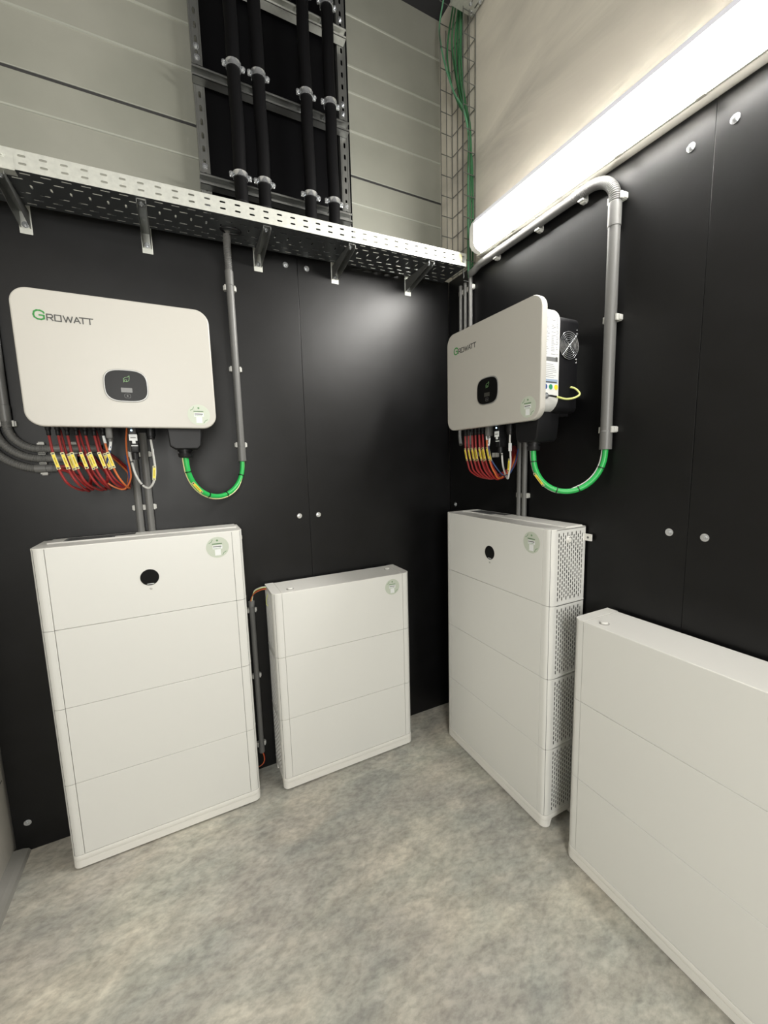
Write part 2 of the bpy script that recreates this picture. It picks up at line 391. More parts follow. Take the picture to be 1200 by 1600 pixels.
# ------------------------------------------------------------------ battery cabinets
CW, CD, SE = 0.69, 0.1873, 0.0413
ZB, Z3, Z2, Z1, ZT = 0.0597, 0.3542, 0.655, 0.9529, 1.2508
def fnfront(y): return lambda u, v, w: (u, y-w, v)
def sticker(mb_parent, thing, cx, cz, y, r, s=1.0):
    m = MB(); f = fnfront(y)
    m.flat(circ(cx, cz, r, 36), f, .0004, 0)
    f2 = fnfront(y-.0004)
    # leaf sprigs
    m.stroke([(cx-.72*r, cz+.42*r), (cx-.50*r, cz+.56*r), (cx-.42*r, cz+.76*r)], .05*r, f2, .0002, 1)
    m.stroke([(cx+.40*r, cz-.78*r), (cx+.52*r, cz-.56*r), (cx+.74*r, cz-.44*r)], .05*r, f2, .0002, 1)
    m.flat(circ(cx, cz+.66*r, .10*r, 6), f2, .0002, 1)
    random.seed(3)
    def line(z, x0, x1, h, mi):
        x = x0
        while x < x1:
            w = random.uniform(.05, .12)*r; m.stroke([(x, z), (min(x+w*.5, x1), z)], h, f2, .0002, mi); x += w
    line(cz+.34*r, cx-.44*r, cx+.44*r, .09*r, 1)
    m.flat([(cx-.42*r, cz-.16*r), (cx+.42*r, cz-.16*r), (cx+.42*r, cz+.20*r), (cx-.42*r, cz+.20*r)], f2, .0001, 2)
    f2 = fnfront(y-.0005)
    line(cz+.08*r, cx-.36*r, cx+.36*r, .08*r, 3); line(cz-.08*r, cx-.36*r, cx+.30*r, .04*r, 1)
    m.flat([(cx-.26*r, cz-.78*r), (cx+.26*r, cz-.78*r), (cx+.26*r, cz-.20*r), (cx-.26*r, cz-.20*r)], f2, .0001, 2)
    return thing.part('sticker', m, ['stick', 'stickg', 'stickw', 'dark'], mb_parent, 'round pale green sticker')

def side_cover_mb(z0, z1, right, knob=False):
    """one end cover: rounded front corner + perforated end face"""
    m = MB(); g = .0009
    xe = CW if right else 0.0; sgn = -1 if right else 1
    R = .026
    xs = xe+sgn*(SE-.0006)
    pl = [(xs, -CD)]
    for i in range(9):
        a = PI/2*i/8; pl.append((xe+sgn*(R-R*math.sin(a)), -CD+R-R*math.cos(a)))
    pl += [(xe, -CD+.034), (xe+sgn*.010, -CD+.034), (xe+sgn*.010, -CD+.05), (xs, -CD+.05)]
    m.prism(pl, 'z', z0+g, z1-g, 0, 0)
    # perforated field y from -CD+.034 to -.012
    ya, yb = -CD+.034, -.012; nu = 12; cw = (yb-ya)/nu; nv = 13; zc0, zc1 = z0+.014, z1-.012; chh = (zc1-zc0)/nv
    fn = lambda u, v, w: (xe+sgn*w, u, v)
    m.perf(fn, ya, zc0, nu, nv, cw, chh, .0056, .0165, .0012, 'v', 0)
    m.quad(fn, ya, yb, z0+g, zc0, 0); m.quad(fn, ya, yb, zc1, z1-g, 0)
    # small lip under the top edge
    m.box(min(xe, xe-sgn*.0012), max(xe, xe-sgn*.0012), ya-.004, 0, z0+g, z0+.007, 0)
    m.box(min(xe, xe+sgn*.012), max(xe, xe+sgn*.012), yb, 0, z0+g, z1-g, 0)
    m.box(min(xe, xe+sgn*.04), max(xe, xe+sgn*.04), -CD+.034, 0, z1-.003, z1-g, 0)
    return m
mesh_cache = {}
def module(t, z0, z1, name, label=None):
    m = MB(); m.box(.0085, CW-.0085, -CD+.006, -.002, z0+.0004, z1-.0004, 0); body = t.part(name, m, 'inner')
    m = MB(); m.rbox(SE+.0006, CW-SE-.0006, -CD, -CD+.02, z0+.0008, z1-.0008, .0012, 'y'); t.part('front_panel', m, 'white', body)
    for right in (False, True):
        m = side_cover_mb(z0, z1, right); t.part('side_cover', m, 'white', body)
    return body
def plinth(t):
    m = MB(); g = .0009; R = .026
    def outl(ya, yb, rf):
        pts = []
        if rf:
            for i in range(9):
                a = PI/2*i/8; pts.append((R-R*math.sin(a), ya+R-R*math.cos(a)))
            pts = pts[::-1]; pts2 = [(CW-p[0], p[1]) for p in pts[::-1]]
            pl = pts + pts2 + [(CW, yb), (0, yb)]
        else: pl = [(0, ya), (CW, ya), (CW, yb), (0, yb)]
        return pl
    m.prism(outl(-CD-.001, -.001, True), 'z', ZB-.022, ZB-g, .0012)
    f = outl(-CD-.001, -CD+.030, True); m.prism(f, 'z', .008, ZB-.022, 0)
    m.prism([(-CD+.030, .008), (-CD+.042, ZB-.022), (-CD+.030, ZB-.022)], 'x', 0, .03); m.prism([(-CD+.030, .008), (-CD+.042, ZB-.022), (-CD+.030, ZB-.022)], 'x', CW-.03, CW)
    for x0 in (0, CW-.04): m.box(x0, x0+.04, -.03, -.001, .008, ZB-.022)
    p = t.part('plinth', m, 'whitetop')
    for x in (.045, CW-.045):
        for y in (-CD+.04, -.035):
            m = MB(); m.cyl((x, y, 0), (x, y, .03), .011, 14); t.part('foot', m, 'blackp', p)
def lid_flat(t, body):
    m = MB(); g = .0006; z = Z1
    m.rbox(SE+.0006, CW-SE-.0006, -CD+.0005, -.003, z-.004, z+.0005, .001, 'z')
    for x0, x1 in ((0, SE-.0006), (CW-SE+.0006, CW)):
        rr = (0, .026, 0, 0) if x0 == 0 else (0, 0, 0, .026)
        pl = rrect(x0, x1, -CD+.0005, 0, (0, 0, .025 if x0 == 0 else 0, 0 if x0 == 0 else .025), 8)
        m.prism(pl, 'z', z-.004, z+.0015, .0006)
    top = t.part('top_cover', m, 'whitetop')
    for x, y in ((.088, -CD+.045), (.62, -.07)):
        m = MB(); m.cyl((x, y, z), (x, y, z+.0075), .0125, 24, 0, .002); m.tube([Vector((x+.0155*math.cos(a), y+.0155*math.sin(a), z+.0008)) for a in [2*PI*i/24 for i in range(25)]], .0008, 6, 1, False)
        t.part('screw_cap', m, ['whitetop', 'seam'], top)
def battery_stack(label):
    t = Thing('battery_cabinet', label, 'battery cabinet', 'back', (CW/2, -CD/2, 0), 'white stacked battery cabinets')
    plinth(t)
    for z0, z1 in ((ZB, Z3), (Z3, Z2), (Z2, Z1)): module(t, z0, z1, 'battery_module')
    return t
# tall stack prototype
ta = battery_stack('tall white battery cabinet with round display under the inverter at left')
body = module(ta, Z1, ZT, 'control_module')
m = MB(); z = ZT
m.prism(rrect(0, CW, -CD+.0005, 0, (0, 0, .025, .025), 8), 'z', z-.004, z+.001, .0008)
m.prism([(-.004, z+.001), (-.10, z+.001), (-.094, z+.005), (-.006, z+.005)], 'x', .03, CW-.012, 0)
lid = ta.part('top_cover', m, 'whitetop')
m = MB(); zz = z+.0052
m.box(.075, .235, -.088, -.012, zz-.002, zz, 0); m.box(.10, .30, -.060, -.014, zz, zz+.0003, 1)
for k in range(9): m.box(.085, .225, -.084+k*.0075, -.081+k*.0075, zz+.0003, zz+.0006, 1)
ta.part('label_sheet', m, ['sheetg', 'inner'], lid, 'grey printed label')
sticker(body, ta, .5916, ZT-.061, -CD, .043)
m = MB(); m.prism(circ(CW/2, 1.1018, .0315, 40), 'y', -CD+.002, -CD-.0015, .001, 0)
m.stroke([(CW/2-.010, 1.0765), (CW/2+.012, 1.0765)], .0022, fnfront(-CD-.0017), .0002, 1)
ta.part('display', m, ['gloss', 'stickw'], body, 'round black display')
m = MB(); f = fnfront(-CD)
m.stroke([(CW/2-.004, 1.059), (CW/2-.001, 1.054), (CW/2+.004, 1.054), (CW/2+.004, 1.059)], .0012, f, .0003, 0); m.stroke([(CW/2, 1.061), (CW/2, 1.057)], .0012, f, .0003, 0)
ta.part('touch_symbol', m, ['dark'], body)
m = MB(); m.cyl((CW-.002, -.092, 1.2067), (CW+.004, -.092, 1.2067), .0150, 24, 0, .002); m.cyl((CW+.003, -.092, 1.2067), (CW+.0045, -.092, 1.2067), .0122, 20, 1); m.cyl((CW+.003, -.096, 1.2067), (CW+.008, -.096, 1.2067), .0095, 20, 0, .001)
ta.part('power_button', m, ['whitetop', 'sheetg'], body)
m = MB(); m.box(CW, CW+.032, -.0065, -.0055+.003, 1.196, 1.222, 0); m.box(CW-.01, CW+.032, -.0085, -.0065, 1.196, 1.222, 0); m.cyl((CW+.018, -.0085, 1.209), (CW+.018, -.0102, 1.209), .0045, 12, 1)
ta.part('wall_bracket', m, ['whitetop', 'seam'], body)
XA, FA = -1.8711, .2001
XBc, FB = -1.0767, .2066
YC, YD = .238, 1.0385
GAP_A = FA-CD; GAP_B = FB-CD
def setloc(e, x0, gap, wall):
    if wall == 'back': e.location = (x0+CW/2, -gap-CD/2, 0)
    else: e.location = (XR-gap-CD/2, -(x0+CW/2), 0); e.rotation_euler = (0, 0, -PI/2)
setloc(ta.e, XA, GAP_A, 'back')
tc = copy_thing(ta.e, (0, 0, 0), 0, 'tall white battery cabinet with perforated end face, against the right wall')
for o_ in [o_ for o_ in bpy.data.objects if o_.name == 'wall_bracket']: bpy.data.objects.remove(o_)   # only the right cabinet shows its bracket
setloc(tc, YC, .1808+XR-CD, 'right')
# low stack prototype
tb = battery_stack('low white battery cabinet without display, between the tall cabinet and the corner')
lid_flat(tb, None)
m = MB(); bodyB = [c for c in tb.e.children if c.name.startswith('battery_module')][-1]
st = sticker(bodyB, tb, .589, Z1-.061, -CD, .040)
setloc(tb.e, XBc, GAP_B, 'back')
td = copy_thing(tb.e, (0, 0, 0), 0, 'low white battery cabinet cut off by the bottom right edge')
setloc(td, YD, .1877+XR-CD, 'right')
# ------------------------------------------------------------------ inverters
IW, IH = .548, .415
def glyphs(m, x, z, s, fn):
    """the maker's lettering, drawn as strokes"""
    w = .0034
    G = [(.0285, .0195), (.026, .0235), (.019, .0265), (.011, .0262), (.0045, .0215), (.0025, .013), (.0045, .0055), (.011, .0008), (.020, .0), (.0275, .003), (.0275, .0125), (.0165, .0125)]
    m.stroke([(x+a*s, z+b*s) for a, b in G], .0046*s, fn, .0006, 0)
    h = .0175
    L = {'R': ([[(0, 0), (0, h), (.0115, h), (.014, h*.85), (.014, h*.6), (.0115, h*.45), (0.002, h*.45)], [(.0075, h*.45), (.0145, 0)]], .0195),
         'O': ([[(0, 0), (0, h), (.0155, h), (.0155, 0), (0, 0)]], .0215),
         'W': ([[(0, h), (.0058, 0), (.0115, h*.9), (.0172, 0), (.023, h)]], .0262),
         'A': ([[(0, 0), (.0078, h), (.0156, 0)], [(.0035, h*.32), (.0122, h*.32)]], .0150),
         'T': ([[(0, h), (.0165, h)], [(.0082, h), (.0082, 0)]], .0182)}
    cx = x+.0345*s
    for c in 'ROWATT':
        ps, adv = L[c]
        for p in ps: m.stroke([(cx+a*s, z+b_*s) for a, b_ in p], w*s, fn, .0006, 1)
        cx += adv*s
def inverter(label):
    t = Thing('solar_inverter', label, 'inverter', 'back', (IW/2, -.12, 1.655), 'wall-hung white inverters')
    z0 = 1.655; y0 = -.3065
    m = MB(); m.prism(rrect(0, IW, z0, z0+IH, .047, 10), 'y', y0+.026, y0, .004, 0, ends=(1, 1)); fp = t.part('front_panel', m, 'invwhite')
    m = MB(); glyphs(m, .052, z0+.324, 1.0, fnfront(y0)); t.part('logo', m, ['green', 'dark'], fp, 'green and dark lettering')
    sticker(fp, t, .491, z0+.048, y0, .037)
    m = MB(); m.prism(rrect(.014, IW-.018, z0+.03, z0+IH-.028, .050, 10), 'y', y0+.026, y0+.108, .004, 0, ends=(0, 1)); rb = t.part('rear_body', m, 'cast')
    # display
    cx, cz = .2765, z0+.1375
    m = MB(); m.prism(superel(cx, cz, .0635, .0535), 'y', y0+.002, y0-.0025, .0015, 0); dp = t.part('display', m, 'silver', None, 'rounded black display with grey rim')
    m = MB(); m.prism(superel(cx, cz, .0600, .0500), 'y', y0-.001, y0-.0035, .001, 0); t.part('cover_glass', m, 'gloss', dp)
    f = fnfront(y0-.0035)
    m = MB(); a = [(-.008, -.007), (-.0085, .001), (-.003, .006), (.004, .0075), (.009, .012), (.0085, .004), (.007, -.004), (.001, -.008), (-.006, -.0075)]
    m.stroke([(cx+.002+p, cz+.021+q) for p, q in a+[a[0]]], .0014, f, .0003); m.stroke([(cx-.0065, cz+.011), (cx-.003, cz+.019), (cx+.003, cz+.019), (cx+.002, cz+.014)], .0012, f, .0003)
    t.part('leaf_icon', m, 'icon', dp, 'small green leaf outline')
    m = MB(); m.flat(rrect(cx-.016, cx+.016, cz-.022, cz-.007, .001, 2), f, .0003); t.part('screen', m, 'screen', dp)
    m = MB(); q = rrect(cx-.0075, cx+.0095, cz-.040, cz-.027, .004, 3); m.stroke(q+[q[0]], .001, f, .0003); m.flat(circ(cx+.001, cz-.0335, .0028, 10), f, .0003); t.part('button', m, 'greyicon', dp)
    # heat sink and fans behind
    m = MB(); m.prism(rrect(.030, IW-.022, z0+.03, z0+IH-.055, .02, 6), 'y', y0+.108, y0+.206, 0.003, 0); hs = t.part('heat_sink', m, 'blackm', None, 'black finned rear housing')
    m = MB()
    for k in range(24): x = .045+k*.0195; m.box(x, x+.003, y0+.12, y0+.2, z0+.02, z0+.031)
    t.part('fin', m, 'blackm', hs)
    m = MB(); m.box(.10, IW-.10, y0+.206, -.0015, z0+.10, z0+.30); t.part('hanging_bracket', m, 'galvd', hs)
    # fan on the right end
    xe = IW-.022; fy, fz, R = y0+.155, z0+.262, .047
    m = MB()
    for k in range(1, 8):
        rr = R*k/7.0; pts = [Vector((xe+.004, fy+rr*math.cos(a), fz+rr*math.sin(a))) for a in [2*PI*i/28 for i in range(29)]]
        m.tube(pts, .0011, 6, 0, False)
    for s1 in (-1, 1): m.tube([(xe+.0055, fy-R*1.02*.72, fz-s1*R*.78), (xe+.0055, fy+R*1.02*.72, fz+s1*R*.78)] if s1 == 1 else [(xe+.0045, fy-.01, fz+.012), (xe+.0045, fy+.01, fz-.012)], .0016, 8, 0)
    fg = t.part('fan_guard', m, 'zinc', hs, 'round chrome fan guard')
    m = MB(); m.tube([(xe-.001, fy, fz), (xe+.001, fy, fz)], R*1.04, 28, 0)
    for k in range(7):
        a = 2*PI*k/7; c, s_ = math.cos(a), math.sin(a); c2, s2 = math.cos(a+.6), math.sin(a+.6)
        m.add([(xe+.0012, fy+.014*c, fz+.014*s_), (xe+.0028, fy+R*.95*c, fz+R*.95*s_), (xe+.0012, fy+R*.95*c2, fz+R*.95*s2), (xe+.0012, fy+.014*c2, fz+.014*s2)], [(0, 1, 2, 3)], 1)
    t.part('fan', m, ['gloss', 'blackp'], hs)
    for dz in (-.056, -.044, .044, .056):
        m = MB(); m.cyl((xe, fy+.040, fz+dz), (xe+.004, fy+.040, fz+dz), .0032 if abs(dz) < .05 else .0025, 10, 0, .001); t.part('screw', m, 'zinc', hs)
    # rating label on the right end
    xb = IW-.018; m = MB(); fr = lambda u, v, w: (xb+w, u, v)
    ya, yb = y0+.031, y0+.102
    m.flat([(ya, z0+.105), (yb, z0+.105), (yb, z0+.350), (ya, z0+.350)], fr, .0004, 0)
    fr2 = lambda u, v, w: (xb+.0004+w, u, v)
    random.seed(11)
    for k in range(22):
        zz = z0+.342-k*.0056
        for c0, c1 in ((ya+.004, ya+.026), (ya+.034, ya+.056), (ya+.058, yb-.003)):
            if random.random() < .8: m.stroke([(c0, zz), (c0+(c1-c0)*random.uniform(.4, .95), zz)], .0016, fr2, .0002, 1)
    m.flat([(ya+.004, z0+.200), (yb-.004, z0+.200), (yb-.004, z0+.214), (ya+.004, z0+.214)], fr2, .0002, 1)
    m.flat([(yb-.014, z0+.201), (yb-.005, z0+.201), (yb-.005, z0+.2155), (yb-.014, z0+.2155)], lambda u, v, w: (xb+.0006+w, u, v), .0002, 2)
    for k in range(8): m.stroke([(ya+.005, z0+.190-k*.0062), (yb-.008-random.uniform(0, .02), z0+.190-k*.0062)], .0014, fr2, .0002, 1)
    m.flat([(ya+.002, z0+.126), (yb-.002, z0+.126), (yb-.002, z0+.140), (ya+.002, z0+.140)], fr2, .0002, 3)
    m.stroke([(ya+.008, z0+.130), (yb-.008, z0+.130)], .004, fr2, .0004, 2)
    for k, mi in enumerate((4, 5, 6)): m.flat(circ(ya+.010+k*.026, z0+.114, .0092, 20), lambda u, v, w: (xb+.0005+w, u, v), .0003, mi)
    t.part('rating_label', m, ['sheet', 'sheetg', 'dark', 'sheetb', 'blue', 'gdot', 'yel'], rb, 'white printed label with blue, green and yellow dots')
    # earth wire
    m = MB(); m.tube(spline([(xb, y0+.048, z0+.083), (xb+.006, y0+.058, z0+.083), (xb+.010, y0+.085, z0+.080)]), .0035, 8, 1)
    m.tube(spline([(xb+.010, y0+.085, z0+.080), (xb+.018, y0+.125, z0+.073), (xb+.026, y0+.160, z0+.078), (xb+.026, y0+.185, z0+.092), (xb+.012, y0+.180, z0+.112), (xb-.004, y0+.172, z0+.120)]), .0034, 8, 0)
    m.hexbolt((xb, y0+.045, z0+.083), (1, 0, 0), .006, 2)
    t.part('earth_wire', m, ['earth', 'blackp', 'zinc'], rb, 'yellow green earth wire')
    # bottom: terminal cover, gland, data stick, small grey plug, round port
    m = MB(); m.prism([(.384, z0+.04), (.384, z0+.0), (.388, z0-.060), (.405, z0-.072), (.480, z0-.072), (.492, z0-.060), (.498, z0), (.498, z0+.04)], 'y', y0+.045, y0+.15, .004, 0)
    tcv = t.part('terminal_cover', m, 'blackp', None, 'black plastic cable cover')
    m = MB()
    gx, gy = .437, y0+.088
    m.tube([(gx, gy, z0-.070), (gx, gy, z0-.080), (gx, gy, z0-.0802), (gx, gy, z0-.088), (gx, gy, z0-.0882), (gx, gy, z0-.100), (gx, gy, z0-.104)], lambda i, l: (.026, .026, .021, .021, .026, .024, .019)[i], 12, 0)
    t.part('cable_gland', m, 'blackp', tcv)
    m = MB(); m.rbox(.262, .288, y0+.05, y0+.09, z0-.045, z0+.04, .003, 'z', 0); m.rbox(.266, .290, y0+.052, y0+.088, z0-.083, z0-.045, .003, 'z', 0)
    m.cyl((.276, y0+.07, z0-.083), (.276, y0+.07, z0-.108), .011, 14, 0, .001)
    m.box(.2635, .2885, y0+.0485, y0+.0505, z0-.042, z0-.020, 1); m.box(.272, .282, y0+.0485, y0+.0505, z0-.052, z0-.042, 1); m.box(.268, .284, y0+.047, y0+.0487, z0-.033, z0-.030, 2)
    m.box(.268, .288, y0+.050, y0+.0525, z0-.061, z0-.058, 1)
    ds = t.part('data_stick', m, ['blackp', 'stickw', 'greyicon'], None, 'black plug-in module with white label')
    m = MB(); m.cyl((.273, y0+.051, z0-.006), (.273, y0+.0485, z0-.006), .0028, 10); t.part('indicator', m, 'led', ds)
    m = MB(); m.rbox(.196, .216, y0+.055, y0+.085, z0-.034, z0+.04, .004, 'z'); m.tube([(.206, y0+.07, z0-.034), (.206, y0+.07, z0-.044)], .007, 12); t.part('grey_plug', m, 'pvc', None, 'grey cable plug')
    m = MB(); m.cyl((.330, y0+.07, z0+.04), (.330, y0+.07, z0-.026), .015, 14, 0, .001); m.cyl((.330, y0+.07, z0-.016), (.330, y0+.07, z0-.036), .0125, 10, 0, .002); t.part('cable_port', m, 'blackp')
    for k in range(7):
        x = .038+k*.0247; m = MB(); y = y0+.072
        m.cyl((x, y, z0+.04), (x, y, z0-.006), .0085, 12, 0, .001); m.cyl((x, y, z0-.002), (x, y, z0-.024), .0065, 8, 0, .0012)
        t.part('connector', m, 'blackp')
    return t
ti = inverter('white inverter with black terminal cover, on the back wall at left')
def setinv(e, x0, dy, wall):
    if wall == 'back': e.location = (x0+IW/2, -.12-dy, 1.6575)
    else: e.location = (XR-.12-dy, -(x0+IW/2), 1.652); e.rotation_euler = (0, 0, -PI/2)
setinv(ti.e, -1.8033, .0077, 'back')
tf = copy_thing(ti.e, (0, 0, 0), 0, 'white inverter seen from its right end with fan, on the right wall')
setinv(tf, .4068, -.0074, 'right')

# ------------------------------------------------------------------ conduits
def clip_mb(x, z, r, vertical=True, yface=0):
    m = MB(); w = r+.007; hh = .011; d = r*1.55
    m_ = MB()
    def bx(a0, a1, y0, y1, c0, c1):
        if vertical: m_.rbox(x+a0, x+a1, y0, y1, z+c0, z+c1, .0012, 'y')
        else: m_.rbox(x+c0, x+c1, y0, y1, z+a0, z+a1, .0012, 'y')
    bx(-w, w, yface-.004, yface-.0002, -hh, hh)
    bx(-w, -r-.0005, yface-d, yface-.003, -hh, hh); bx(r+.0005, w, yface-d, yface-.003, -hh, hh)
    bx(-w-.004, -w+.001, yface-d*.65, yface-.001, -hh*.8, hh*.8); bx(w-.001, w+.004, yface-d*.65, yface-.001, -hh*.8, hh*.8)
    return m_
def ring(r, step=.0032):
    return lambda i, L: r*(1.0 if i % 2 else .87)
def corr(path):
    sp = spline(path, .0016); return sp
def add_flex(t, path, r, parent=None):
    m = MB(); m.tube(corr(path), lambda i, L: r*(1.0 if (i//2) % 2 else .9), 14, 0); return t.part('flexible_section', m, 'pvcflex', parent)
def sleeve(t, a, b, r, parent=None):
    m = MB(); m.cyl(a, b, r, 20, 0, .0012); return t.part('coupling', m, 'pvc', parent)
def pipe(t, pts, r):
    m = MB(); m.tube(pts, r, 20, 0); return t.part('rigid_tube', m, 'pvc')
# long conduit from the tray down to the left inverter's green cable
R_ = .0155; yc_ = -.021; x = -1.138
t = Thing('conduit', 'grey vertical conduit right of the inverter on the back wall', 'conduit', 'back', (x, -.02, 1.53), 'grey cable conduits')
pipe(t, [(x, yc_, 2.34), (x, yc_, 1.585)], R_)
add_flex(t, [(x, yc_, 2.335), (x, yc_, 2.37), (x-.002, -.035, 2.40), (x-.006, -.075, 2.43), (x-.010, -.13, 2.452), (x-.012, -.16, 2.475)], R_*.98)
sleeve(t, (x, yc_, 2.345), (x, yc_, 2.285), R_*1.10); sleeve(t, (x, yc_, 1.60), (x, yc_, 1.538), R_*1.15)
for z in (2.2766, 1.9404, 1.6109): t.part('clip', clip_mb(x, z, R_), 'clip')
# two conduits behind the data stick of each inverter
def pair(wall, xs, ztop, r, zc, lab):
    for x, l in zip(xs, lab):
        t = Thing('conduit', l, 'conduit', wall, (x, -r-.004, 1.0), 'grey cable conduits')
        pipe(t, [(x, -r-.004, ztop), (x, -r-.004, 1.02)], r)
        t.part('clip', clip_mb(x, zc, r), 'clip')
        if wall == 'back': t.part('clip', clip_mb(x, 1.575, r), 'clip')
pair('back', (-1.553, -1.515), 1.66, .0135, 1.357, ['left grey conduit of the pair between left inverter and tall cabinet', 'right grey conduit of the pair between left inverter and tall cabinet'])
pair('right', (.574, .606), 1.66, .0115, 1.351, ['left grey conduit of the pair below the right inverter', 'right grey conduit of the pair below the right inverter'])
# three thin conduits in the corner
for i, (x, zt) in enumerate(((.130, 2.43), (.170, 2.43), (.2115, 2.45))):
    t = Thing('conduit', ['thin corner conduit at left of three beside the back board', 'thin corner conduit in the middle of three', 'thin corner conduit at right of three, below the mesh tray'][i], 'conduit', 'right', (x, -.015, 1.63), 'grey cable conduits')
    if i == 0:
        pipe(t, [(x, -.015, zt), (x, -.015, 1.78)], .0095)
        add_flex(t, [(x, -.015, 1.785), (x+.002, -.02, 1.74), (x+.02, -.04, 1.66), (.20, -.07, 1.60)], .0095)
    else: pipe(t, [(x, -.015, zt), (x, -.015, 1.60)], .0095 if i < 2 else .0105)
    t.part('clip', clip_mb(x, 2.395, .0105), 'clip')
# grey corrugated pipe end seen left of the right inverter's cables
t = Thing('conduit', 'short flexible conduit left of the red cables under the right inverter', 'conduit', 'right', (.38, -.10, 1.52), 'grey cable conduits')
add_flex(t, [(.355, -.15, 1.67), (.356, -.15, 1.63), (.362, -.145, 1.59), (.39, -.12, 1.55), (.42, -.09, 1.54)], .010)
t.part('clip', clip_mb(.40, 1.54, .010), 'clip')
# big conduit on the right wall: along below the lamp, over an elbow, down
R_ = .0195; yc_ = -.024
t = Thing('conduit', 'thick grey conduit bending down from below the lamp on the right wall', 'conduit', 'right', (1.008, -.024, 1.54), 'grey cable conduits')
pipe(t, [(.30, yc_, 2.470), (.86, yc_, 2.476)], R_*.92)
add_flex(t, [(.835, yc_, 2.476), (.87, yc_, 2.477), (.925, yc_, 2.474), (.972, yc_, 2.452), (1.000, yc_, 2.413), (1.006, yc_, 2.37), (1.006, yc_, 2.34)], R_)
pipe(t, [(1.006, yc_, 2.36), (1.008, yc_, 1.60)], R_)
sleeve(t, (1.006, yc_, 2.372), (1.006, yc_, 2.295), R_*1.10); sleeve(t, (1.008, yc_, 1.612), (1.008, yc_, 1.545), R_*1.08)
m = MB(); m.tube(spline([(.225, yc_, 2.455), (.25, yc_, 2.457), (.28, yc_, 2.466), (.31, yc_, 2.470), (.34, yc_, 2.4705)]), R_*.85, 16); t.part('swept_end', m, 'pvc')
for xx, zz in ((1.0065, 2.385), (1.0075, 1.9977), (1.008, 1.6158)): t.part('clip', clip_mb(xx, zz, R_), 'clip')
for xx in (.871, .6633, .4081): t.part('clip', clip_mb(xx, 2.474, R_, False), 'clip')
# three conduits curving in from the left
for k, (xv, zh, xe, lab) in enumerate(((-1.930, 1.599, -1.655, 'upper of three bent conduits left of the left inverter'), (-1.967, 1.5635, -1.735, 'middle of three bent conduits left of the left inverter'), (-2.004, 1.526, -1.833, 'lowest of three bent conduits left of the left inverter'))):
    r = .0145; y = -.019; RB = .085+.0365*k
    t = Thing('conduit', lab, 'conduit', 'back', (xv, y, zh-.015), 'grey cable conduits')
    zc = zh+RB; xc = xv+RB
    arc = [(xv, y, zc+.03)]+[(xc-RB*math.cos(a), y, zc-RB*math.sin(a)) for a in [PI/2*i/8 for i in range(9)]]+[(xc+.045-.0*k, y, zh)]
    add_flex(t, arc, r)
    pipe(t, [(xv, y, zc+.02), (xv, y, 2.44)], r); 
    pipe(t, [(xc+.03, y, zh), (xe, y, zh)], r*.98)
    sleeve(t, (xe-.035, y, zh), (xe, y, zh), r*1.1); sleeve(t, (xv, y, zc+.012), (xv, y, zc+.07), r*1.1)
    t.part('clip', clip_mb(xv, 1.690, r), 'clip'); t.part('clip', clip_mb(-1.842, zh, r, False), 'clip')
    if xe > -1.7: t.part('clip', clip_mb(-1.745, zh, r, False), 'clip')
# small conduit between the two cabinets
t = Thing('conduit', 'short dark grey conduit in the gap between tall and low cabinet', 'conduit', 'back', (-1.142, -.02, .10), 'grey cable conduits')
pipe(t, [(-1.142, -.021, .875), (-1.142, -.021, .115)], .0125)
sleeve(t, (-1.142, -.021, .882), (-1.142, -.021, .855), .0145); sleeve(t, (-1.142, -.021, .14), (-1.142, -.021, .105), .014)
for z in (.835, .5033, .144): t.part('clip', clip_mb(-1.142, z, .0125), 'clip')
t = Thing('wire_bundle', 'thin coloured wires leaving the small conduit toward the low cabinet', 'wires', 'back', (-1.12, -.03, .88))
for k, (mm, dz) in enumerate((('orange', 0), ('red', .004), ('earth', .009), ('gwhite', .013))):
    m = MB(); m.tube(spline([(-1.145+k*.002, -.021, .87), (-1.143+k*.002, -.026, .895), (-1.128, -.040, .922+dz), (-1.10, -.055, .938+dz), (-1.076, -.062, .940+dz)]), .0017, 6); t.part('wire', m, mm)
m = MB(); m.tube(spline([(-1.0745, -.09, .93), (-1.083, -.085, .90), (-1.084, -.08, .875), (-1.0745, -.078, .86)]), .0017, 6); t.part('wire', m, 'earth')
t = Thing('wire_bundle', 'thin orange wire leaving the bottom of the small conduit', 'wires', 'back', (-1.14, -.025, .05))
for dx, mm in ((0, 'orange'), (.003, 'red')):
    m = MB(); m.tube(spline([(-1.143+dx, -.021, .11), (-1.136+dx, -.03, .085), (-1.138+dx, -.035, .06), (-1.152+dx, -.035, .045), (-1.172, -.035, .040)]), .0017, 6); t.part('wire', m, mm)

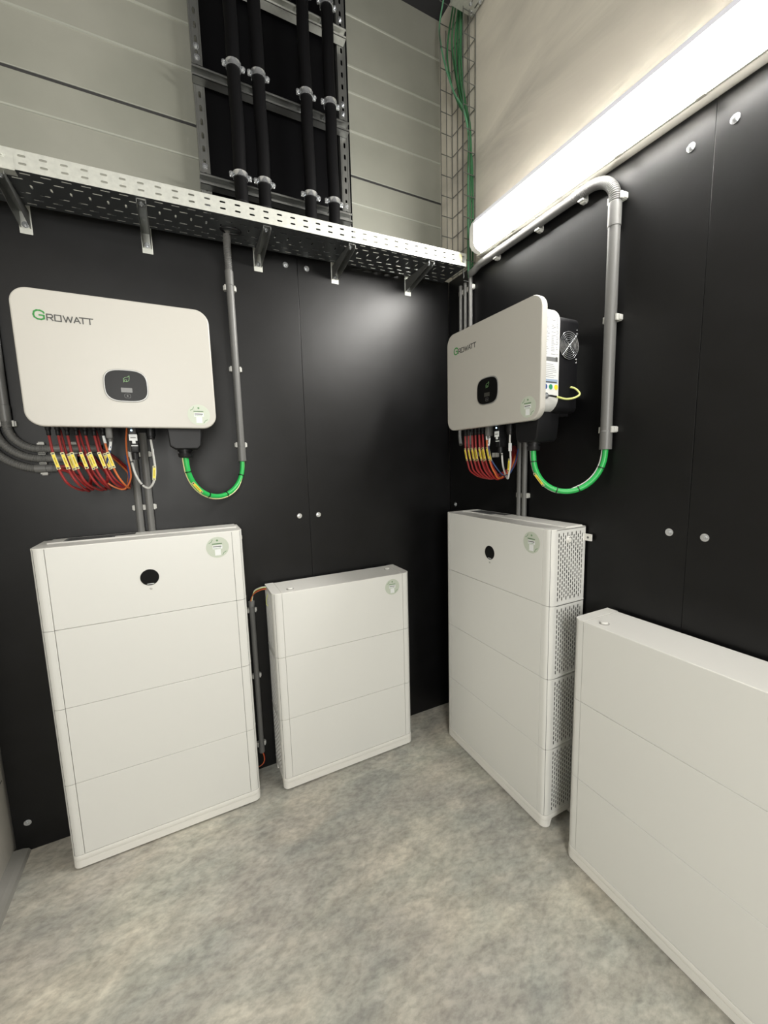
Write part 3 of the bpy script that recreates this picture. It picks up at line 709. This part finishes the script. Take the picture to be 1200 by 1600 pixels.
# ------------------------------------------------------------------ cables under the inverters
def tag_mb(t, p, d, parent, width=.0105, length=.058, dark=True):
    """cable tag: clear carrier with yellow strip, on the side of the cable facing the room"""
    p = Vector(p); d = Vector(d).normalized(); s = Vector((1, 0, 0)); s = (s-d*s.dot(d)).normalized(); n = Vector((0, -1, 0)); n = (n-d*n.dot(d)).normalized()
    s = d.cross(n)
    def slab(u0, u1, v0, v1, w0, w1, mi, m):
        vs = [p+d*u+s*v+n*w for u in (u0, u1) for v in (v0, v1) for w in (w0, w1)]
        m.add(vs, [(0, 1, 3, 2), (4, 6, 7, 5), (0, 4, 5, 1), (2, 3, 7, 6), (0, 2, 6, 4), (1, 5, 7, 3)], mi)
    L, Wd = length/2, width/2; m = MB()
    slab(-L, L, -Wd, Wd, .0040, .0050, 0, m); slab(-L*.72, L*.72, -Wd*.72, Wd*.72, .0050, .0056, 1, m)
    slab(-L*.42, L*.42, -Wd*.16, Wd*.16, .0056, .0058, 2, m)
    slab(-L*.90, -L*.80, -Wd*.6, Wd*.6, .0050, .0062, 3, m); slab(L*.80, L*.90, -Wd*.6, Wd*.6, .0050, .0062, 3, m)
    return t.part('cable_tag', m, ['tagclear', 'yel', 'tagink', 'blackp'], parent, 'yellow cable tag')
def tie(m, p, d, r, mi=0):
    d = Vector(d).normalized(); p = Vector(p); m.cyl(p-d*.0016, p+d*.0016, r, 12, mi)
def cables(wall, ox, side, zoff, dy):
    """side: words for the label"""
    Z0 = 1.6575+zoff; Y0 = -.3142+.072+dy
    fan = [0, 1, 2, 3, 4, 5, 6]
    for k in fan:
        x = ox+.038+k*.0247; mm = 'red'; nm = ['first', 'second', 'third', 'fourth', 'fifth', 'sixth', 'seventh'][k]
        if k == 6:
            lab = f'orange cable with white sleeve, last of the row under the {side} inverter'
        else: lab = f'red cable, {nm} from the left under the {side} inverter'
        t = Thing('cable', lab, 'cable', wall, (x, Y0, 1.45), f'tagged cables under the {side} inverter')
        zt = Z0-.022
        lean = .010+.001*k
        a = Vector((x, Y0, zt)); b_ = Vector((x+lean*.6, Y0-.002, Z0-.09)); c = Vector((x+lean+.008, Y0+.002, Z0-.150))
        zb = Z0-.212-random.uniform(0, .006)
        grp = [(0, 1), (2, 3, 4), (5, 6)]
        ex = ox + (.105 if k < 2 else .158 if k < 5 else .228)
        ey = -.10+.01*(k % 3)
        d = Vector((x+lean+.026, Y0+.010, Z0-.190)); 
        mid = Vector(((x+lean+.026+ex)/2+.012, (Y0+ey)/2, zb))
        if wall == 'back':
            back = [(ex, ey, Z0-.197), (ex+.004, ey+.02, Z0-.160), (ex-.025, ey+.045, Z0-.12), (ex-.06, -.022, Z0-.085 if k > 1 else Z0-.125), (ex-.10 if k > 4 else ex-.13 if k > 1 else ox-.03, -.020, (1.599 if k > 4 else 1.5635 if k > 1 else 1.526))]
        else:
            ex = ox+.205+.003*k; ey = -.135+.004*(k % 3); mid = Vector(((x+lean+ex)/2+.006, (Y0+ey)/2, zb-.002))
            back = [(ex, ey+.01, Z0-.180), (ex+.006, ey+.03, Z0-.130), (ex-.03, -.07, Z0-.095), (ex-.07, -.04, Z0-.08), (ox+.10, -.02, Z0-.085)]
        path = spline([a, b_, c, d, mid]+back, .008)
        m = MB(); m.tube(path, .0040 if k < 6 else .0034, 8, 0)
        cb = t.part('sheath', m, mm if k < 6 else 'orange')
        tag_mb(t, (b_+c)/2+Vector((-.002, 0, .012)), c-b_, cb)
        m = MB(); i = int(len(path)*.47); tie(m, path[i], path[i+1]-path[i], .0056); t.part('cable_tie', m, 'blackp', cb)
        if k == 6:
            m = MB(); m.tube([a+Vector((0, 0, .004)), a-Vector((-.004, 0, .028))], .0046, 8); t.part('white_sleeve', m, 'stickw', cb)
        if k in (1, 3, 5):     # second cable hanging right behind, with its own tag
            t2 = Thing('cable', f'rear red cable behind the {nm} cable under the {side} inverter', 'cable', wall, (x, Y0, 1.45), f'tagged cables under the {side} inverter')
            off = Vector((.006 if k != 3 else .010, .022, 0))
            p2 = spline([Vector((x+.002, Y0+.022, zt+.02)), b_+off, c+off, d+off+Vector((.004, 0, 0)), mid+Vector((.01, .01, .004))]+[Vector(q)+Vector((.005, .003, .004)) for q in back], .008)
            m = MB(); m.tube(p2, .0038, 8); c2 = t2.part('sheath', m, 'red')
            tag_mb(t2, (b_+c)/2+off+Vector((.004, 0, .008)), c-b_, c2)
    # blue cable from the grey plug
    x = ox+.206; t = Thing('cable', f'blue cable with white sleeve from the grey plug of the {side} inverter', 'cable', wall, (x, Y0, 1.45), f'tagged cables under the {side} inverter')
    m = MB(); p = spline([(x, Y0, Z0-.044), (x-.005, Y0, Z0-.075), (x-.020, Y0+.02, Z0-.12), (x-.012, Y0+.05, Z0-.17), (x+.015, Y0+.07, Z0-.205), (x+.032, Y0+.09, Z0-.19), (x+.032, Y0+.12, Z0-.14), (x+.025, Y0+.14, Z0-.09)], .008)
    m.tube(p, .0030, 8); cb = t.part('sheath', m, 'bluec'); m = MB(); m.tube(spline([(x+.001, Y0, Z0-.040), (x-.002, Y0, Z0-.058), (x-.006, Y0, Z0-.074)]), .0044, 8); t.part('white_sleeve', m, 'stickw', cb)
    if wall == 'back':
        x = ox+.250; t = Thing('cable', f'thin dark orange cable rising beside the data stick of the {side} inverter', 'cable', wall, (x, -.10, 1.45), f'tagged cables under the {side} inverter')
        m = MB(); p = spline([(x+.006, Y0+.03, Z0+.01), (x-.002, Y0+.04, Z0-.04), (x-.004, Y0+.05, Z0-.10), (x, Y0+.05, Z0-.17), (x-.022, Y0+.04, Z0-.213), (x-.05, Y0+.03, Z0-.205), (x-.07, Y0+.03, Z0-.19)], .008); m.tube(p, .0030, 8); t.part('sheath', m, 'orange')
    # grey-white data cable
    x = ox+.330; t = Thing('cable', f'white data cable looping under the {side} inverter', 'cable', wall, (x, Y0, 1.44))
    p = spline([(x-.002, Y0, Z0-.034), (x, Y0-.002, Z0-.07), (x+.003, Y0, Z0-.14), (x-.004, Y0, Z0-.185), (x-.022, Y0+.01, Z0-.212), (x-.044, Y0+.02, Z0-.20), (x-.062, Y0+.02, Z0-.16), (x-.070, Y0+.02, Z0-.11), (x-.073, Y0+.02, Z0-.080)], .006)
    m = MB(); m.tube(p, .0038, 8); cb = t.part('sheath', m, 'gwhite')
    tag_mb(t, (x-.001, Y0-.001, Z0-.158), (-.10, 0, -1), cb, .0105, .052)
    m = MB(); m.box(x+.003, x+.0045, Y0-.012, Y0+.004, Z0-.102, Z0-.070); t.part('paper_flag', m, 'stickw', cb)
    m = MB(); i = int(len(p)*.62); tie(m, p[i], p[i+1]-p[i], .0052); i = int(len(p)*.88); tie(m, p[i], p[i+1]-p[i], .0052); t.part('cable_tie', m, 'blackp', cb)
    # thick green cable with earth wire
    gx = ox+.437
    if wall == 'back': ex, ez = -1.138, 1.545
    else: ex, ez = 1.008, 1.550
    w = ex-gx; yg = -.3142+.088+dy
    t = Thing('cable', f'thick green cable looping down from the {side} inverter', 'cable', wall, (gx+w/2, -.12, 1.38), 'thick green cables')
    P = [(gx, yg, Z0-.085)]
    for q_ in range(13):
        th = PI*q_/12; sx = (1-math.cos(th))/2
        P.append((gx+w*sx, yg+(-.023-yg)*sx, (Z0-.112)*(1-sx)+(ez+.0)*sx-.152*math.sin(th)**.9))
    P.append((ex, -.023, ez+.02))
    sp = spline(P, .006); m = MB(); m.tube(sp, .0098, 14); cb = t.part('sheath', m, 'gcable')
    m = MB(); q = []
    for i, pt in enumerate(sp):
        a = sp[max(i-1, 0)]; c = sp[min(i+1, len(sp)-1)]; d = (c-a).normalized(); s = d.cross(Vector((0, -1, 0))).normalized()
        fi = i/len(sp); wgt = 1 if wall == 'back' else -1
        sd = -1.0 if wall == 'back' else (1.0 if fi < .55 else -1+0)
        ang = 0.25
        q.append(pt + s*(.0115*(-sd if wall == 'back' and fi < .75 else (.55 if wall == 'back' else -.9 if fi > .5 else .9))) + Vector((0, -.0045, 0)))
    # smooth the side switch
    for _ in range(12): q = [q[0]]+[(q[i-1]+q[i]+q[i+1])/3 for i in range(1, len(q)-1)]+[q[-1]]
    m.tube(q, .0022, 8); t.part('earth_wire', m, 'gwhite' if wall == 'right' else 'tagclear', cb, 'thin pale wire tied along the green cable')
    i = int(len(sp)*.27); tag_mb(t, sp[i]+Vector((0, -.006, 0)), sp[i+3]-sp[i-3], cb, .011, .060)
    for fr in ((.14, .40, .58, .82) if wall == 'back' else (.12, .42, .58, .80)):
        m = MB(); i = int(len(sp)*fr); tie(m, sp[i], sp[i+1]-sp[i-1], .0125); t.part('cable_tie', m, 'blackp', cb)
cables('back', -1.8033, 'left', 0.0, 0.0)
cables('right', .4068, 'right', -.0055, .015)
# red pair coming out of the lowest bent conduit
t = Thing('cable', 'two short red cables leaving the lowest bent conduit', 'cable', 'back', (-1.80, -.03, 1.515))
for d_ in (0, .006):
    m = MB(); m.tube(spline([(-1.84, -.019, 1.524+d_), (-1.81, -.022, 1.522+d_), (-1.775, -.03, 1.513+d_), (-1.74, -.04, 1.49+d_), (-1.71, -.06, 1.46+d_), (-1.69, -.08, 1.445)]), .0032, 8); t.part('sheath', m, 'red')

# ------------------------------------------------------------------ cable tray on brackets
TX0, TX1, TYF, TYR = -2.08, -.055, -.250, -.046
def tz(x): return 2.432+(x+1.76)*(.0215)     # the tray rises slightly to the corner
def trayf(u, v, w):  # bottom: u along x, v across
    return (u, v, tz(u)+w)
t = Thing('cable_tray', 'galvanised perforated cable tray along the back wall under the pipes', 'cable tray', 'back', (-1.07, -.15, tz(-1.07)))
m = MB(); nu = 39; cwx = (TX1-TX0-.005)/nu
rows = [(.030, .028, .0055), (.030, .028, .0065), (.040, .006, .022), (.040, .028, .0065), (.030, .028, .0055), (.030, .028, .0055)]
v = TYF
tot = sum(r_[0] for r_ in rows); sc_ = (TYR-TYF)/tot
for i, (rh, sw_, sh_) in enumerate(rows):
    h = rh*sc_; 
    m.perf(trayf, TX0+(cwx/2 if i % 2 else 0), v, nu-(1 if i % 2 else 0), 1, cwx, h, sw_, sh_, .0012)
    if i % 2:
        m.quad(trayf, TX0, TX0+cwx/2, v, v+h); m.quad(trayf, TX1-.005-cwx/2, TX1-.005, v, v+h)
    v += h
m.quad(trayf, TX1-.005, TX1, TYF, TYR)
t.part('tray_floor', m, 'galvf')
for y, nm in ((TYF, 'front_rail'), (TYR, 'rear_rail')):
    m = MB(); sg = 1 if y == TYF else -1
    fr = lambda u, v_, w, y=y, sg=sg: (u, y+sg*w, tz(u)+v_)
    n = 39; c = (TX1-TX0)/n
    m.quad(fr, TX0, TX1, 0, .009); m.quad(fr, TX0, TX1, .053, .0585)
    m.perf(fr, TX0, .009, n, 2, c, .022, .0205, .0062, .0015)
    fl = lambda u, v_, w, y=y, sg=sg: (u, y+sg*v_, tz(u)+.0585)
    m.quad(fl, TX0, TX1, 0, .004)
    t.part(nm, m, 'galv')
m = MB(); fr = lambda u, v_, w: (u, TYF-.0015-w, tz(u)+v_); m.quad(fr, -2.08, -1.762, -.004, .050); m.quad(lambda u, v_, w: (u, TYF-.0015+v_, tz(u)-.004), -2.08, -1.762, 0, .03)
for xx in (-1.99, -1.94, -1.84, -1.79): m.hexbolt((xx, TYF-.0015, tz(xx)+.035), (0, -1, 0), .005)
t.part('splice_plate', m, 'galv')
m = MB()
for k in range(18): m.stroke([(-.078, tz(0)-.0+.012+.0), (-.078, tz(0)+.012)], .001, fr, .0003)
m = MB(); m.box(-.105, -.083, TYF-.0015, TYF, tz(-.09)+.010, tz(-.09)+.050, 0)
for k in range(4): m.box(-.079+.0035*k, -.0775+.0035*k, TYF-.0012, TYF, tz(-.09)+.014, tz(-.09)+.046, 1)
t.part('end_clip', m, ['tagclear', 'seam'])
# brackets
def bracket():
    t = Thing('tray_bracket', '', 'bracket', 'back', (0, -.01, 2.44), 'brackets under the cable tray')
    m = MB(); zt = 2.4395; w = .015
    prof = [(-.0025, zt), (-.0025, zt-.056), (-.012, zt-.056), (-.215, zt-.020), (-.236, zt-.012), (-.236, zt)]
    for x0 in (-w, w-.0022): m.prism(prof, 'x', x0, x0+.0022)
    m.box(-w, w, -.236, -.0025, zt-.0022, zt); t.part('arm', m, 'galvd')
    m = MB(); m.rbox(-.0185, .0185, -.003, 0, zt-.075, zt+.045, .002, 'y'); t.part('wall_plate', m, 'galv')
    m = MB(); m.hexbolt((0, -.003, zt-.045), (0, -1, 0), .0055); t.part('bolt', m, 'zinc')
    m = MB(); m.hexbolt((0, -.21, zt-.002), (0, 0, -1), .0055); t.part('bolt', m, 'zinc')
    return t
br = bracket(); bxs = (-1.807, -1.4345, -1.011, -.653, -.248)
blab = ['tray bracket nearest the left edge of the picture', 'second tray bracket from the left, above the left inverter', 'tray bracket right of the conduit entering the tray', 'second tray bracket from the corner', 'tray bracket nearest the corner']
for i, (x, l) in enumerate(zip(bxs, blab)):
    if i == 0: br.e.location = (x, -.01, tz(x)); br.e['label'] = l
    else: copy_thing(br.e, (x, -.01, tz(x)), 0, l)
# rubber grommet where the conduit enters the tray floor
m = MB(); m.tube([Vector((-1.136+.037*math.cos(a), -.150+.022*math.sin(a), tz(-1.14)-.002)) for a in [2*PI*i/28 for i in range(29)]], .0045, 8, 0, False)
single('grommet', m, 'blackp', 'black rubber edging around the conduit hole in the tray floor', 'grommet')

# ------------------------------------------------------------------ pipe support frame
m = MB(); m.box(-1.19, -.530, .046, .060, 2.5, ZC-.002); single('backing_board', m, 'bdark', 'tall black board behind the insulated pipes', 'board')
t = Thing('pipe_support_frame', 'galvanised strut frame holding the insulated pipes above the tray', 'frame', 'back', (-.88, .04, 2.5))
for x0, x1 in ((-1.217, -1.177), (-.590, -.549)):
    m = MB(); f = lambda u, v_, w, x0=x0: (u, .020+w, v_)
    n = 27; m.quad(f, x0, x0+.0125, 2.5, 3.85); m.quad(f, x1-.0125, x1, 2.5, 3.85)
    m.perf(f, x0+.0125, 2.5, 1, n, x1-x0-.025, 1.35/n, .0095, .024, .002)
    for xx in (x0, x1-.002): m.box(xx, xx+.002, .0205, .0455 if xx < -1 and xx == x0 else .0455, 2.5, 3.85)
    for dx in (.006, .034): m.tube([(x0+dx, .0195, 2.5), (x0+dx, .0195, 3.85)], .0012, 6)
    up_ = t.part('upright', m, 'galvd')
    for z in (2.60, 2.76, 3.16, 3.20, 3.55):
        mm = MB(); mm.hexbolt((x0+.02, .0198, z), (0, -1, 0), .006); t.part('bolt', mm, 'zinc', up_)
for zc in (2.687, 3.079, 3.462):
    m = MB(); h = .0205; x0, x1 = -1.222, -.560
    f = lambda u, v_, w: (u, .0175-w, v_)
    m.quad(f, x0, x1, zc-h, zc-.007); m.quad(f, x0, x1, zc+.007, zc+h); n = 13
    m.perf(f, x0, zc-.007, n, 1, (x1-x0)/n, .014, .028, .009, .001)
    m.box(x0, x1, -.0225, .0175, zc+h-.002, zc+h); m.box(x0, x1, -.0225, .0175, zc-h, zc-h+.002)
    m.box(x0, x1, -.0225, -.0205, zc+h-.0095, zc+h); m.box(x0, x1, -.0225, -.0205, zc-h, zc-h+.0095)
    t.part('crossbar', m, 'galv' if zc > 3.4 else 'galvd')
plab = ['leftmost black insulated pipe', 'second black insulated pipe from the left', 'third black insulated pipe from the left', 'rightmost black insulated pipe']
for i, x in enumerate((-1.075, -.980, -.783, -.675)):
    t = Thing('insulated_pipe', plab[i]+' in the strut frame above the tray', 'pipe', 'back', (x, -.09, 2.455), 'insulated pipes on the strut frame')
    m = MB(); r = .0255
    pts = [(x+.0015*math.sin(k*1.3+i), -.09, 2.46+k*.07) for k in range(20)]+[(x, -.09, ZC-.001)]
    m.tube(spline(pts, .02), r, 18); t.part('insulation', m, 'rubber')
    m = MB(); m.tube([(x, -.09, 2.585), (x, -.09, 2.590)], r+.0012, 18); t.part('tape_band', m, 'blackp')
    for zc in (2.690, 3.088, 3.470):
        m = MB()
        m.tube([(x, -.09, zc-.011), (x, -.09, zc-.010), (x, -.09, zc-.004), (x, -.09, zc+.004), (x, -.09, zc+.010), (x, -.09, zc+.011)], lambda k, L: (r+.0015, r+.0042, r+.0032, r+.0032, r+.0042, r+.0015)[k], 22)
        for sg in (-1, 1):
            xx = x+sg*(r+.009)
            m.rbox(xx-.008, xx+.008, -.0935, -.0915, zc-.010, zc+.010, .003, 'y'); m.rbox(xx-.008, xx+.008, -.0885, -.0865, zc-.010, zc+.010, .003, 'y')
            m.hexbolt((xx+sg*.001, -.0935, zc), (0, -1, 0), .0048); m.cyl((xx+sg*.001, -.0865, zc), (xx+sg*.001, -.076, zc), .003, 8)
        m.cyl((x, -.09+r, zc), (x, .010, zc), .004, 10)
        t.part('pipe_clamp', m, 'zinc')

# ------------------------------------------------------------------ corner: wire mesh tray, green data cables, overhead tray
t = Thing('mesh_tray', 'vertical steel wire mesh tray in the corner carrying green cables', 'cable tray', 'right', (.12, -.02, 2.44))
XW = XR-.036   # wall coordinate of the plaster face: y = XR-0.036 (positive = behind board)
yw = .0135; yt = -.058; ya_, yb_ = .020, .2125
m = MB(); zs = [2.62+.1*k for k in range(-2, 13)]
for (xx, yy) in [(ya_, yt), (ya_, (yt+yw)/2), (ya_, yw), (.068, yw), (.110, yw), (.155, yw), (yb_, yw), (yb_, (yt+yw)/2), (yb_, yt)]:
    zb_ = 2.505 if yy > -.005 else 2.43
    if xx < .1 and yy < .01: zb_ = 2.505
    m.tube([(xx, yy, zb_ if xx != yb_ else (2.505 if yy > 0 else 2.43)), (xx, yy, 3.70)], .0022, 6)
for z in zs:
    zz = z-.0
    if z < 2.5: m.tube([(yb_, yt, z), (yb_, -.012, z)], .0022, 6); continue
    m.tube([(ya_, yt, z), (ya_, yw-.002, z), (yb_, yw-.002, z), (yb_, yt, z)], .0022, 6)
t.part('wire_grid', m, 'galvd')
random.seed(21)
gl = ['green data cable hanging furthest left in front of the mesh tray', 'green data cable bundled behind the frontmost one', 'green data cable at the left of the bundle in the mesh tray', 'dark green data cable in the middle of the bundle', 'green data cable lying nearest the right wall', 'green data cable at the back of the bundle', 'short green data cable ending in the bundle']
starts = [(.028, -.04, 3.83), (.075, .0, 3.84), (.10, -.02, 3.74), (.125, -.02, 3.72), (.140, -.01, 3.70), (.155, -.03, 3.69), (.12, -.01, 3.75)]
mids = [[(-.004, -.045, 3.72), (.030, -.045, 3.56), (.112, -.045, 3.354), (.190, -.04, 3.215)], [(.03, -.02, 3.62), (.055, -.02, 3.45), (.12, -.02, 3.30), (.185, -.02, 3.19)],
        [(.055, -.01, 3.64), (.075, -.01, 3.50), (.12, -.01, 3.33), (.188, -.015, 3.18)], [(.09, -.015, 3.60), (.105, -.02, 3.45), (.145, -.02, 3.30), (.192, -.02, 3.17)],
        [(.117, 0, 3.533), (.130, 0, 3.40), (.155, 0, 3.28), (.195, -.005, 3.16)], [(.125, -.01, 3.58), (.130, -.02, 3.45), (.16, -.02, 3.30), (.196, -.01, 3.17)], [(.105, -.01, 3.60), (.118, -.01, 3.42), (.15, -.01, 3.27), (.165, -.012, 3.22)]]
for i, (s_, md) in enumerate(zip(starts, mids)):
    end = [] if i == 6 else [(.203, -.02+.006*(i % 3), 3.10), (.204-.004*(i % 2), -.022+.009*(i % 4), 2.98), (.203-.005*(i % 3), -.02+.009*(i % 4), 2.75), (.203-.004*(i % 3), -.02+.008*(i % 4), 2.50), (.2085, -.022+.003*(i % 3), 2.44)]
    m = MB(); m.tube(spline([s_]+md+end, .015), .0045 if i else .0042, 8)
    m2 = MB(); m2.v = [(XR+v_[1], -v_[0], v_[2]) for v_ in m.v]; m2.f, m2.m, m2.s = m.f, m.m, m.s
    single('data_cable', m2, 'gcable2' if i else mat('data_cable_light_green', (0.13, 0.36, 0.20), .5), gl[i], 'cable', 'green data cables in the corner')
# overhead perforated tray end, above the mesh tray
t = Thing('overhead_tray', 'end of a perforated galvanised tray high on the right wall at the top edge', 'cable tray', 'right', (.8, -.05, 3.63))
f = lambda u, v_, w: (u, v_, 3.628+w); m = MB()
m.quad(f, .19, .215, -.115, .012); n = 26
for (v0, h, sw_, sh_) in ((-.115, .03, .026, .006), (-.085, .037, .006, .018), (-.048, .03, .026, .006), (-.018, .030, .026, .006)): m.perf(f, .215, v0, n, 1, .05, h, sw_, sh_, .0012)
t.part('tray_floor', m, 'galv')
for y in (-.115, .012):
    f = lambda u, v_, w, y=y: (u, y, 3.628+v_); m = MB(); m.quad(f, .19, .215, 0, .06); m.perf(f, .215, 0, n, 2, .05, .03, .022, .006, .001); t.part('side_rail', m, 'galv')
m = MB()
for xx, yy in ((.205, -.005), (.235, -.03), (.26, .003)): m.hexbolt((xx, yy, 3.628), (0, 0, -1), .005)
t.part('bolt', m, 'zinc')

# ------------------------------------------------------------------ batten lamp
t = Thing('batten_lamp', 'lit weatherproof fluorescent batten lamp on the right wall above the black boards', 'lamp', 'right', (1.08, -.03, 2.49))
LA, LB = .300, 1.87
m = MB(); m.prism([(XR-.036+.036-.0, 2.502), (-.040, 2.497), (-.046, 2.500), (-.046, 2.648), (-.036, 2.655), (.0, 2.655)], 'x', LA-.002, LB, .003)
# fixing feet back to the plaster
for xx in (.5, 1.1, 1.7): m.box(xx-.02, xx+.02, 0, .0185, 2.53, 2.60)
hs = t.part('housing', m, 'lampbase')
sec = [(-.046, 2.499), (-.060, 2.497), (-.088, 2.508), (-.100, 2.526), (-.102, 2.570), (-.100, 2.612), (-.090, 2.636), (-.070, 2.648), (-.046, 2.652)]
def lensstrip(a, b, i0, i1, mi, m, k0=1.0, k1=1.0):
    cy, cz = -.05, 2.575
    def P(x, p, k): return (x, cy+(p[0]-cy)*k if p[0] < -.05 else p[0], cz+(p[1]-cz)*k)
    for i in range(i0, i1):
        m.add([P(a, sec[i], k0), P(a, sec[i+1], k0), P(b, sec[i+1], k1), P(b, sec[i], k1)], [(0, 1, 2, 3)], mi, True)
E0 = LA+.045
m = MB(); lensstrip(E0, LB-.03, 0, 5, 0, m); t.part('lens', m, 'lens', None, 'glowing clear lens')
m = MB()
# upper prismatic side: fine lengthwise ribs
ptsu = [sec[5], sec[6], sec[7], sec[8]]
N = 18
prev = None
lin = []
for k in range(N+1):
    f_ = k/N*3; i = min(int(f_), 2); q = f_-i; a, b_ = Vector(ptsu[i]), Vector(ptsu[i+1]); p_ = a.lerp(b_, q); 
    p_ = p_+Vector((-.0, .0008 if k % 2 else 0)); lin.append(p_)
for a, b_ in zip(lin[:-1], lin[1:]): m.add([(E0, a.x, a.y), (E0, b_.x, b_.y), (LB-.03, b_.x, b_.y), (LB-.03, a.x, a.y)], [(0, 1, 2, 3)], 0)
t.part('prismatic_edge', m, 'lensside')
m = MB(); 
for (a, b, k0, k1) in ((LA+.010, E0, .92, 1.0), (LA+.002, LA+.010, .80, .92)): lensstrip(a, b, 0, 8, 0, m, k0, k1)
m.add([(LA+.002, -.05+(p[0]+.05)*.8 if p[0] < -.05 else p[0], 2.575+(p[1]-2.575)*.8) for p in sec], [tuple(range(9))], 0)
t.part('lens_end', m, 'lensend')
m = MB(); lensstrip(LB-.03, LB, 0, 8, 0, m, 1.0, .9)
t.part('lens_end', m, 'lensend')
m = MB()
for xx in [LA+.25+.24*k for k in range(6)]: m.rbox(xx-.012, xx+.012, -.058, -.044, 2.492, 2.499, .0015, 'y')
m.box(LA+.01, LB-.01, -.0535, -.046, 2.4935, 2.4975)
t.part('clip_strip', m, 'lampbase')
